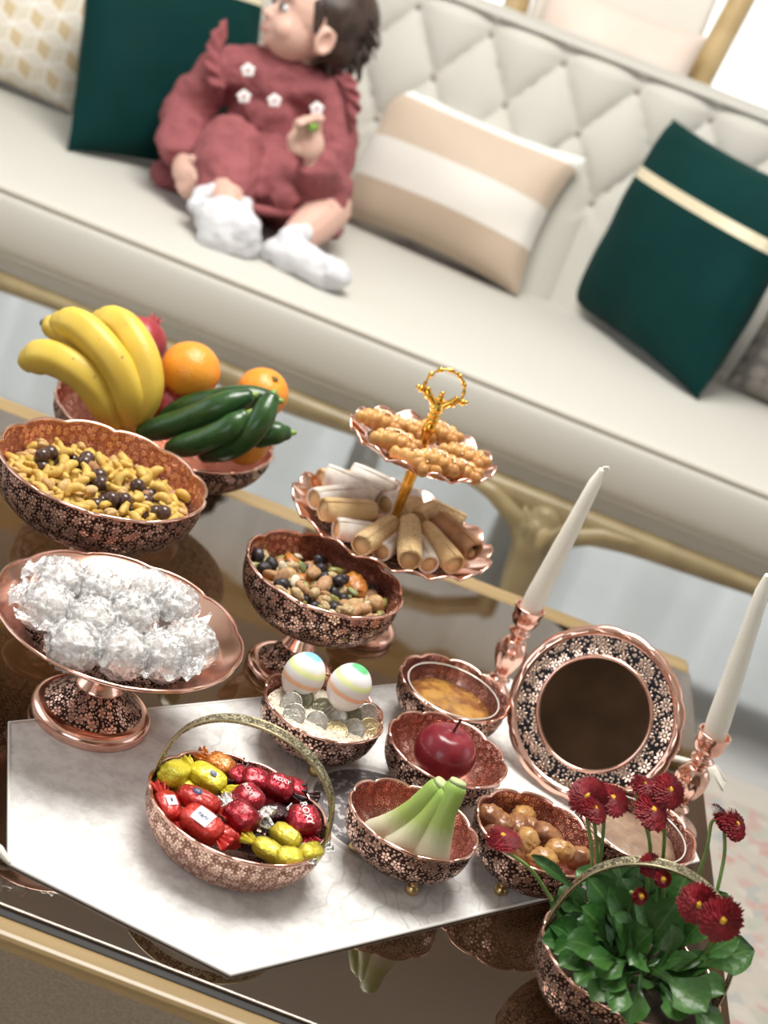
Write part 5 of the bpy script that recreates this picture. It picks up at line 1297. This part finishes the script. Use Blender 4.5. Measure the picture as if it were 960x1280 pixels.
# ---------------------------------------------------------------- wrapped candies in the basket
def foil(name, c, metal=.35, rough=.25):
    g = NG(name); g.P(Base_Color=c, Roughness=rough, Metallic=metal, Coat_Weight=.5, Coat_Roughness=.1); g.bump(g.noise(g.obj(), 110, 4, rough=.65), .8, .004); return g.m
YEL = foil('yellow_wrapper', (0.72, 0.62, 0.03, 1), .15); ORG = foil('orange_wrapper', (0.55, 0.17, 0.02, 1), .3); RED = foil('red_wrapper', (0.58, 0.03, 0.02, 1), .2); MAR = foil('maroon_wrapper', (0.34, 0.008, 0.022, 1), .55, .2)
BLK = foil('dark_wrapper_end', (0.035, 0.008, 0.010, 1), .4); YEL2 = foil('crinkled_yellow_wrapper', (0.78, 0.66, 0.06, 1), .4); SIL = foil('silver_foil', (0.75, 0.74, 0.72, 1), .9)
WHT = plain('white_label', (0.85, 0.85, 0.86, 1), .5); BLU = plain('blue_ink', (0.05, 0.07, 0.22, 1), .5); WINK = plain('white_ink', (0.85, 0.82, 0.80, 1), .5)
def oriented(px, py, z, a):
    """frame on the candy seen from above: x along angle a in the picture's own tilted horizon"""
    p = atz(px, py, z); return p, a
def text(body, txt, size, mat, parent, M, loc):
    c = bpy.data.curves.new('lettering', 'FONT'); c.body = txt; c.size = size; c.align_x = 'CENTER'; c.align_y = 'CENTER'; c.extrude = .0002
    t0 = bpy.data.objects.new('lettering', c); me = bpy.data.meshes.new_from_object(t0); bpy.data.objects.remove(t0); me.materials.clear(); me.materials.append(mat)
    o_ = bpy.data.objects.new('lettering', me); COL.objects.link(o_); o_.parent = parent; o_.location = loc; o_.rotation_euler = M.to_euler(); return o_
def candy(px, py, z, ang, tilt, L, W, H, mat, endmat, label, ends=(1, 1), lab=None, grp='wrapped candies in the basket'):
    p = atz(px, py, z); r8 = random.Random(int(px * 3 + py)); off = Vector((r8.uniform(0, 9), r8.uniform(0, 9), 0))
    o_ = thing('wrapped_candy', label, 'candy', p, 0, grp); M = Matrix.Rotation(ang, 3, 'Z') @ Matrix.Rotation(tilt[0], 3, 'X') @ Matrix.Rotation(tilt[1], 3, 'Y')
    def fb(d): return (abs(d.x) ** 3.2 + abs(d.y) ** 3.2 + abs(d.z) ** 3.2) ** (-1 / 3.2) * (1 + .10 * noise.noise(d * 4 + off) + .06 * abs(noise.noise(d * 9 + off))) * .94
    MB().add(*ball((0, 0, 0), (L, W, H), 32, 20, M, fb)).build('wrapper', mat, o_)
    for s, on in zip((-1, 1), ends):
        if not on: continue
        def fan(u, v):
            w2 = lerp(.30 * W, .95 * W, v ** .8); b = (u - .5) * 2
            return M @ Vector((s * (L * .92 + v * .0125 * (1 - .18 * b * b)), b * w2, .0022 * math.sin(u * 20 + s) * (.35 + v) + .002 * v * r8.random()))
        e = MB().add(*grid(20, 5, fan)).build('twisted_end', endmat, o_); so = e.modifiers.new('thick', 'SOLIDIFY'); so.thickness = .0006
    if lab:
        kind, sz, txt = lab[0], lab[1], lab[2]
        if kind == 'panel':
            def lp(u, v):
                x = (u - .5) * sz[0]; y = (v - .5) * sz[1]; q = max(0, 1 - abs(x / L) ** 3.2 - abs(y / W) ** 3.2) ** (1 / 3.2)
                return M @ Vector((x, y, H * .955 * q + .0009))
            lb = MB().add(*grid(8, 8, lp)).build('label_patch', WHT, o_)
            text('t', txt, sz[2], BLU, o_, M, M @ Vector((0, 0, H * .955 + .0014)))
        elif kind == 'oval':
            def ov(u, v):
                a = u * 2 * PI; x = sz[0] * v * math.cos(a) + sz[3]; y = sz[1] * v * math.sin(a); q = max(0, 1 - abs(x / L) ** 3.2 - abs(y / W) ** 3.2) ** (1 / 3.2)
                return M @ Vector((x, y, H * .955 * q + .0010))
            MB().add(*grid(20, 4, ov, True)).build('label_oval', BLU, o_); text('t', txt, sz[2], WINK, o_, M, M @ Vector((sz[3], 0, H * .955 + .0016)))
        elif kind == 'letters': text('t', txt, sz, WINK, o_, M @ Matrix.Rotation(lab[3], 3, 'Z'), M @ Vector((0, 0, H * .955 + .0012)))
    return o_
zc = .466
candy(232, 985, zc - .008, .5, (0, 0), .015, .010, .009, YEL, YEL, 'yellow candy mostly hidden under the two other yellow ones')
candy(218, 967, zc + .004, 1.25, (0, .2), .0175, .0115, .010, YEL, YEL, 'yellow candy at the far left of the basket by the handle', (0, 1))
candy(259, 973, zc + .004, -.35, (.25, 0), .0185, .0112, .010, YEL, YEL, 'yellow candy with a small dark oval badge, right of the leftmost one', (1, 1), ('oval', (.0032, .0024, .0035, .005), 'ni'))
candy(275, 957, zc + .002, -.25, (.3, 0), .0135, .0105, .009, ORG, ORG, 'orange candy at the back of the basket', (1, 1))
candy(210, 1009, zc - .003, -.9, (0, .2), .0160, .0105, .009, RED, RED, 'red candy wedged at the left rim with a pale label', (1, 1), ('panel', (.010, .009, .004), 'na'))
candy(248, 1001, zc + .003, -.12, (.15, 0), .0200, .0100, .0095, RED, RED, 'red candy with a dark blue oval badge, behind the labelled one', (0, 1), ('oval', (.0042, .0032, .0042, -.003), 'na'))
candy(252, 1030, zc + .004, -.38, (.30, .05), .0200, .0125, .0105, RED, RED, 'large red candy with white label and blue writing at the front left', (0, 1), ('panel', (.016, .015, .0062), 'nani'))
candy(297, 972, zc, 1.3, (.3, 0), .012, .010, .009, MAR, BLK, 'dark maroon candy with black twist at the back, beside the orange one')
candy(318, 977, zc + .003, .2, (.2, 0), .0135, .0125, .011, MAR, BLK, 'maroon candy at the back middle of the basket', (1, 0))
candy(310, 1000, zc + .008, -.6, (.3, 0), .0145, .0130, .0115, MAR, SIL, 'maroon candy in the middle with white letters and silver edge', (0, 1), ('letters', .0062, 'ROXY', -.2))
candy(348, 985, zc + .004, .1, (.3, 0), .0140, .0125, .011, MAR, BLK, 'maroon candy at the back right with white letters along its front', (0, 1), ('letters', .0058, 'ROXY', -.1))
candy(366, 988, zc, -.1, (.1, 0), .0130, .0110, .010, MAR, BLK, 'maroon candy with dark twisted end by the back right rim', (0, 1))
candy(301, 1022, zc + .004, -.5, (.3, .1), .0160, .0130, .0115, MAR, SIL, 'maroon candy in the middle front with a silver end', (1, 0))
candy(340, 1020, zc - .006, .7, (.1, 0), .0150, .0110, .0095, BLK, SIL, 'black and silver candy low in the gap at the centre right')
candy(379, 1028, zc + .006, -1.1, (.15, .25), .0150, .0150, .0125, MAR, MAR, 'round maroon candy by the right end of the handle with large white letters', (0, 1), ('letters', .0085, 'ROXY', .1))
candy(312, 1052, zc - .010, .2, (.1, 0), .0150, .0100, .008, BLK, BLK, 'black candy low in the gap at the front of the basket')
candy(357, 1046, zc + .000, -.35, (.2, 0), .0150, .0090, .0085, YEL2, SIL, 'crinkled yellow candy right of the front gap', (1, 1))
candy(335, 1062, zc - .001, -.25, (.25, 0), .0140, .0082, .0075, YEL2, YEL2, 'pale yellow candy at the front rim', (1, 1))
candy(361, 1072, zc + .002, .5, (.3, 0), .0120, .0090, .0080, YEL2, SIL, 'crinkled yellow candy at the front rim right of the pale one', (0, 1))
candy(388, 1066, zc + .003, .9, (.2, 0), .0115, .0085, .0080, YEL2, SIL, 'small yellow candy with silver end poking over the right rim', (0, 1))
candy(285, 1045, zc - .008, .3, (.1, 0), .0140, .0100, .009, RED, RED, 'red candy underneath the large labelled one at the front')
candy(330, 1000, zc - .010, .0, (.1, 0), .0140, .0110, .010, MAR, BLK, 'maroon candy underneath the others in the middle')

# ================================================================== daisies in the dark basket
root, pr0 = BOWLS['flowers']; bc = root.location
SOIL = noisy('potting_soil', (0.045, 0.030, 0.020, 1), (0.09, 0.06, 0.04, 1), 130, .95, .8, 200)
(pr, cen) = inner('flowers')
V, F, U = lathe([(.001, pr[1][0] + .001), (.062, pr[1][0] + .022), (.071, .462), (.05, .466), (.02, .468), (.0005, .468)], 48)
sl = MB().add([Vector(v) + Vector((0, 0, .002 * noise.noise(Vector(v) * 120))) for v in V], F, U).build('soil', SOIL); sl.location = (cen[0], cen[1], 0); tag(sl, 'dark potting soil filling the daisy basket', 'soil', None, 'stuff')
plant = thing('daisy_plant', 'red daisies with rounded green leaves growing in the handled basket', 'plant', (cen[0], cen[1], .466))
g = NG('daisy_leaf'); o = g.obj(); u_ = g.n('ShaderNodeSeparateXYZ', {0: g.uv()})
midr = g.step(g.math('ABSOLUTE', g.math('SUBTRACT', u_.outputs[0], .5)), .05, .0)
lc = g.mix(g.step(g.noise(o, 30, 3), .3, .7), (0.022, 0.085, 0.016, 1), (0.050, 0.140, 0.024, 1))
g.P(Base_Color=g.mix(g.math('MULTIPLY', midr, .5), lc, (0.13, 0.24, 0.06, 1)), Roughness=.38, Subsurface_Weight=.08)
g.bump(g.n('ShaderNodeTexVoronoi', {'Vector': o, 'Scale': 190.0}), .3, .0015); LEAF = g.m
PETI = plain('leaf_stalk', (0.15, 0.27, 0.06, 1), .5); FSTEM = noisy('flower_stem', (0.20, 0.30, 0.08, 1), (0.13, 0.22, 0.05, 1), 60, .5)
PET = noisy('crimson_petals', (0.26, 0.002, 0.010, 1), (0.14, 0.001, 0.005, 1), 120, .65); CEN = noisy('yellow_flower_centre', (0.80, 0.50, 0.04, 1), (0.65, 0.36, 0.03, 1), 400, .7, .6, 500); SEP = plain('green_sepals', (0.10, 0.18, 0.05, 1), .6)
def leaf(base, tip, side_n, width, droop=.15, cup=.25):
    """spoon shaped leaf from base to tip; side_n roughly the direction its face looks"""
    base, tip = Vector(base), Vector(tip); d = tip - base; L = d.length; d.normalize(); n_ = Vector(side_n); n_ = (n_ - d * n_.dot(d)).normalized(); s_ = d.cross(n_)
    def prof(t): return (.09 + .02 * t) if t < .28 else max(.11, (lambda s: (1 - ((s - .60) / .40) ** 2) ** .5 if s > .60 else .11 + .89 * (s / .60) ** 1.6 * (1 - .25 * (1 - s / .60)))(min((t - .28) / .72, .9995)))
    rr = random.Random(int(abs(base.x * 9e4 + tip.z * 7e4))); ph = rr.uniform(0, 6)
    def fn(u, v):
        w_ = prof(v) * width / 2; b = u * 2 - 1; t = v
        arch = math.sin(t * PI * .85) * L * .10 - droop * L * t * t * .6
        return base + d * (L * t) + n_ * (arch + cup * w_ * b * b + .0012 * math.sin(6 * t + ph + 2 * b)) + s_ * (w_ * b)
    return MB().add(*grid(8, 14, fn)).build('leaf', LEAF, plant, world=True)
r9 = random.Random(12)
# leaves the photograph shows singly: (base px, tip px, depth y base, y tip, width, normal)
up_ = Vector((0, -.5, .85)); CAMN = lambda q: (CAM - q).normalized()
LV = (((868, 1222), (941, 1186), 1.02, 1.02, .036), ((800, 1190), (848, 1125), 1.01, 1.0, .030), ((808, 1215), (776, 1160), 1.0, .99, .026), ((770, 1150), (738, 1098), 1.03, 1.03, .032), ((780, 1160), (766, 1110), 1.01, 1.01, .026),
      ((770, 1190), (782, 1232 - 75), .985, .975, .026), ((760, 1195), (712, 1175), .99, .975, .028), ((730, 1185), (680, 1172), 1.01, .99, .024), ((735, 1190), (692, 1155), 1.02, 1.0, .024), ((805, 1215), (752, 1232), .975, .955, .024),
      ((810, 1212), (786, 1278), .97, .945, .026), ((825, 1210), (882, 1262), .975, .95, .036), ((800, 1195), (745, 1215), .98, .96, .026), ((850, 1195), (912, 1135), 1.04, 1.05, .030), ((855, 1170), (910, 1118), 1.06, 1.07, .026),
      ((790, 1150), (800, 1085), 1.06, 1.07, .030), ((760, 1140), (745, 1082), 1.07, 1.08, .028), ((740, 1150), (700, 1110), 1.06, 1.06, .026), ((720, 1150), (690, 1125), 1.06, 1.05, .022), ((820, 1140), (838, 1082), 1.09, 1.10, .026),
      ((835, 1150), (862, 1088), 1.08, 1.09, .030), ((770, 1110), (722, 1085), 1.09, 1.10, .022), ((848, 1185), (868, 1135), 1.03, 1.04, .024), ((790, 1185), (770, 1145), 1.0, .995, .024), ((815, 1175), (800, 1118), 1.02, 1.02, .024),
      ((826, 1170), (822, 1112), 1.04, 1.045, .026), ((870, 1215), (922, 1172), 1.0, 1.01, .020), ((790, 1200), (812, 1163), .98, .975, .022), ((750, 1170), (730, 1135), 1.01, 1.0, .026), ((842, 1205), (840, 1160), .99, .985, .022),
      ((860, 1195), (880, 1150), 1.02, 1.02, .022), ((775, 1205), (738, 1198), .97, .955, .020), ((865, 1240), (900, 1290), .975, .955, .022), ((735, 1130), (668, 1068), 1.05, 1.05, .012), ((810, 1135), (778, 1098), 1.05, 1.06, .026), ((795, 1130), (772, 1130 - 50), 1.07, 1.085, .026))
LV += (((735, 1195), (700, 1205), .985, .965, .022), ((745, 1205), (722, 1228), .975, .955, .022), ((730, 1175), (694, 1188), 1.0, .98, .022), ((765, 1215), (742, 1250), .965, .945, .022), ((790, 1225), (765, 1262), .96, .94, .022), ((840, 1235), (850, 1275), .96, .945, .024), ((760, 1180), (724, 1150), 1.0, 1.0, .026), ((820, 1195), (790, 1205), .975, .965, .024), ((860, 1225), (905, 1240), .985, .975, .024), ((845, 1160), (880, 1118), 1.06, 1.07, .026))
for bp_, tp_, yb, yt, wd in LV:
    b = at(bp_[0], bp_[1], yb); t = at(tp_[0], tp_[1], yt); b = lerp(b, Vector((cen[0], cen[1], .470)), .25)
    leaf(b, t, CAMN(t) + Vector((r9.uniform(-.35, .35), 0, .75 + r9.uniform(-.3, .3))), wd)
for i in range(52):                                       # the tuft between and behind them
    a = r9.uniform(0, 2 * PI); q = r9.uniform(.0, .05); el = r9.uniform(.35, 1.25); L = r9.uniform(.040, .062)
    b = Vector((cen[0] + q * .5 * math.cos(a), cen[1] + q * .5 * math.sin(a), .468)); d = Vector((math.cos(a) * math.cos(el), math.sin(a) * math.cos(el), math.sin(el)))
    t = b + d * L
    leaf(b, t, Vector((-d.x * .6, -d.y * .6 - .35, .8)), r9.uniform(.020, .030))
def daisy(px, py, y, r, nrm, base, opened=1.0, label=None):
    r *= 1.15
    c = at(px, py, y); nrm = Vector(nrm).normalized(); M = nrm.to_track_quat('Z', 'Y').to_matrix(); r10 = random.Random(int(px * 5 + py)); mb = MB()
    for ring, (n_, rr, h, ln) in enumerate(((38, 1.0, -.0005, 1.0), (36, .92, .0010, .86), (30, .78, .0022, .68), (22, .60, .0032, .46), (14, .44, .0040, .4))):
        for k in range(n_):
            a = 2 * PI * (k + .5 * ring + r10.uniform(-.3, .3)) / n_; lf = rr * r * r10.uniform(.92, 1.05); w_ = r * .10; V = []; cu = (1 - opened)
            for t in (.10, .5, .85, 1.0):
                q = lf * t * (1 - cu * .45 * t); z_ = h + lf * (.16 * t - .20 * t * t) + cu * lf * t * .9 + r10.uniform(-.0004, .0004); wt = w_ * (.55, 1, .9, .3)[(.10, .5, .85, 1.0).index(t)]
                for s in (-1, 1): V.append(c + M @ Vector((q * math.cos(a) - s * wt * math.sin(a), q * math.sin(a) + s * wt * math.cos(a), z_ + .0006 * s)))
            mb.add(V, [(0, 1, 3, 2), (2, 3, 5, 4), (4, 5, 7, 6)])
    fl = mb.build('flower', PET, plant, world=True); org = plant.location + fl.location
    cr = r * (.20 if opened > .8 else .34); MB().add(*ball((0, 0, 0), (cr, cr, cr * .6), 14, 8, M)).build('flower_centre', CEN, fl).location = c + nrm * (.0030 if opened > .8 else .004) - org
    MB().add(*ball((0, 0, 0), (r * .42, r * .42, r * .22), 12, 8, M)).build('sepals', SEP, fl).location = c - nrm * .0022 - org
    if base is not None:
        B = at(*base); P = [B, lerp(B, c, .5) + Vector((0, 0, .006)) + (nrm * -.004), c - nrm * .010, c - nrm * .003]
        me, cc = MB().add(*tube(smooth_prof([tuple(p) for p in P], 5), .0016, 8)).me('stem', True, True); link('stem', me, FSTEM, fl, cc - org)
UPN = Vector((-.25, -.45, .85))
daisy(735, 996, 1.07, .0150, (-.35, -.75, .55), (748, 1120, 1.06))
daisy(742, 1012, 1.055, .0115, (.25, -.35, .9), (738, 1130, 1.05))
daisy(764, 999, 1.075, .0140, (.15, -.45, .88), (738, 1140, 1.06))
daisy(804, 983, 1.10, .0120, (.1, -.2, .97), (815, 1100, 1.09))
daisy(835, 988, 1.09, .0145, (.25, -.62, .74), (826, 1105, 1.09))
daisy(814, 1014, 1.075, .0155, (.30, -.42, .86), (812, 1110, 1.07))
daisy(902, 1023, 1.10, .0120, (.55, -.15, .85), (868, 1108, 1.08))
daisy(918, 1031, 1.09, .0130, (.50, -.45, .78), (895, 1120, 1.06))
daisy(628, 1048, 1.05, .0140, (-.15, -.10, .98), (690, 1125, 1.05))
daisy(812, 1081, 1.04, .0098, (.25, -.75, .65), (806, 1130, 1.04), .85)
daisy(827, 1098, 1.03, .0082, (.1, -.85, .5), (828, 1140, 1.04), .55)
daisy(797, 1119, 1.01, .0082, (.45, -.75, .5), (783, 1150, 1.03), .6)
daisy(873, 1130, .995, .0148, (-.1, -.90, .42), (834, 1168, 1.02))
daisy(902, 1149, .985, .0165, (.10, -.92, .42), (880, 1200, 1.01))
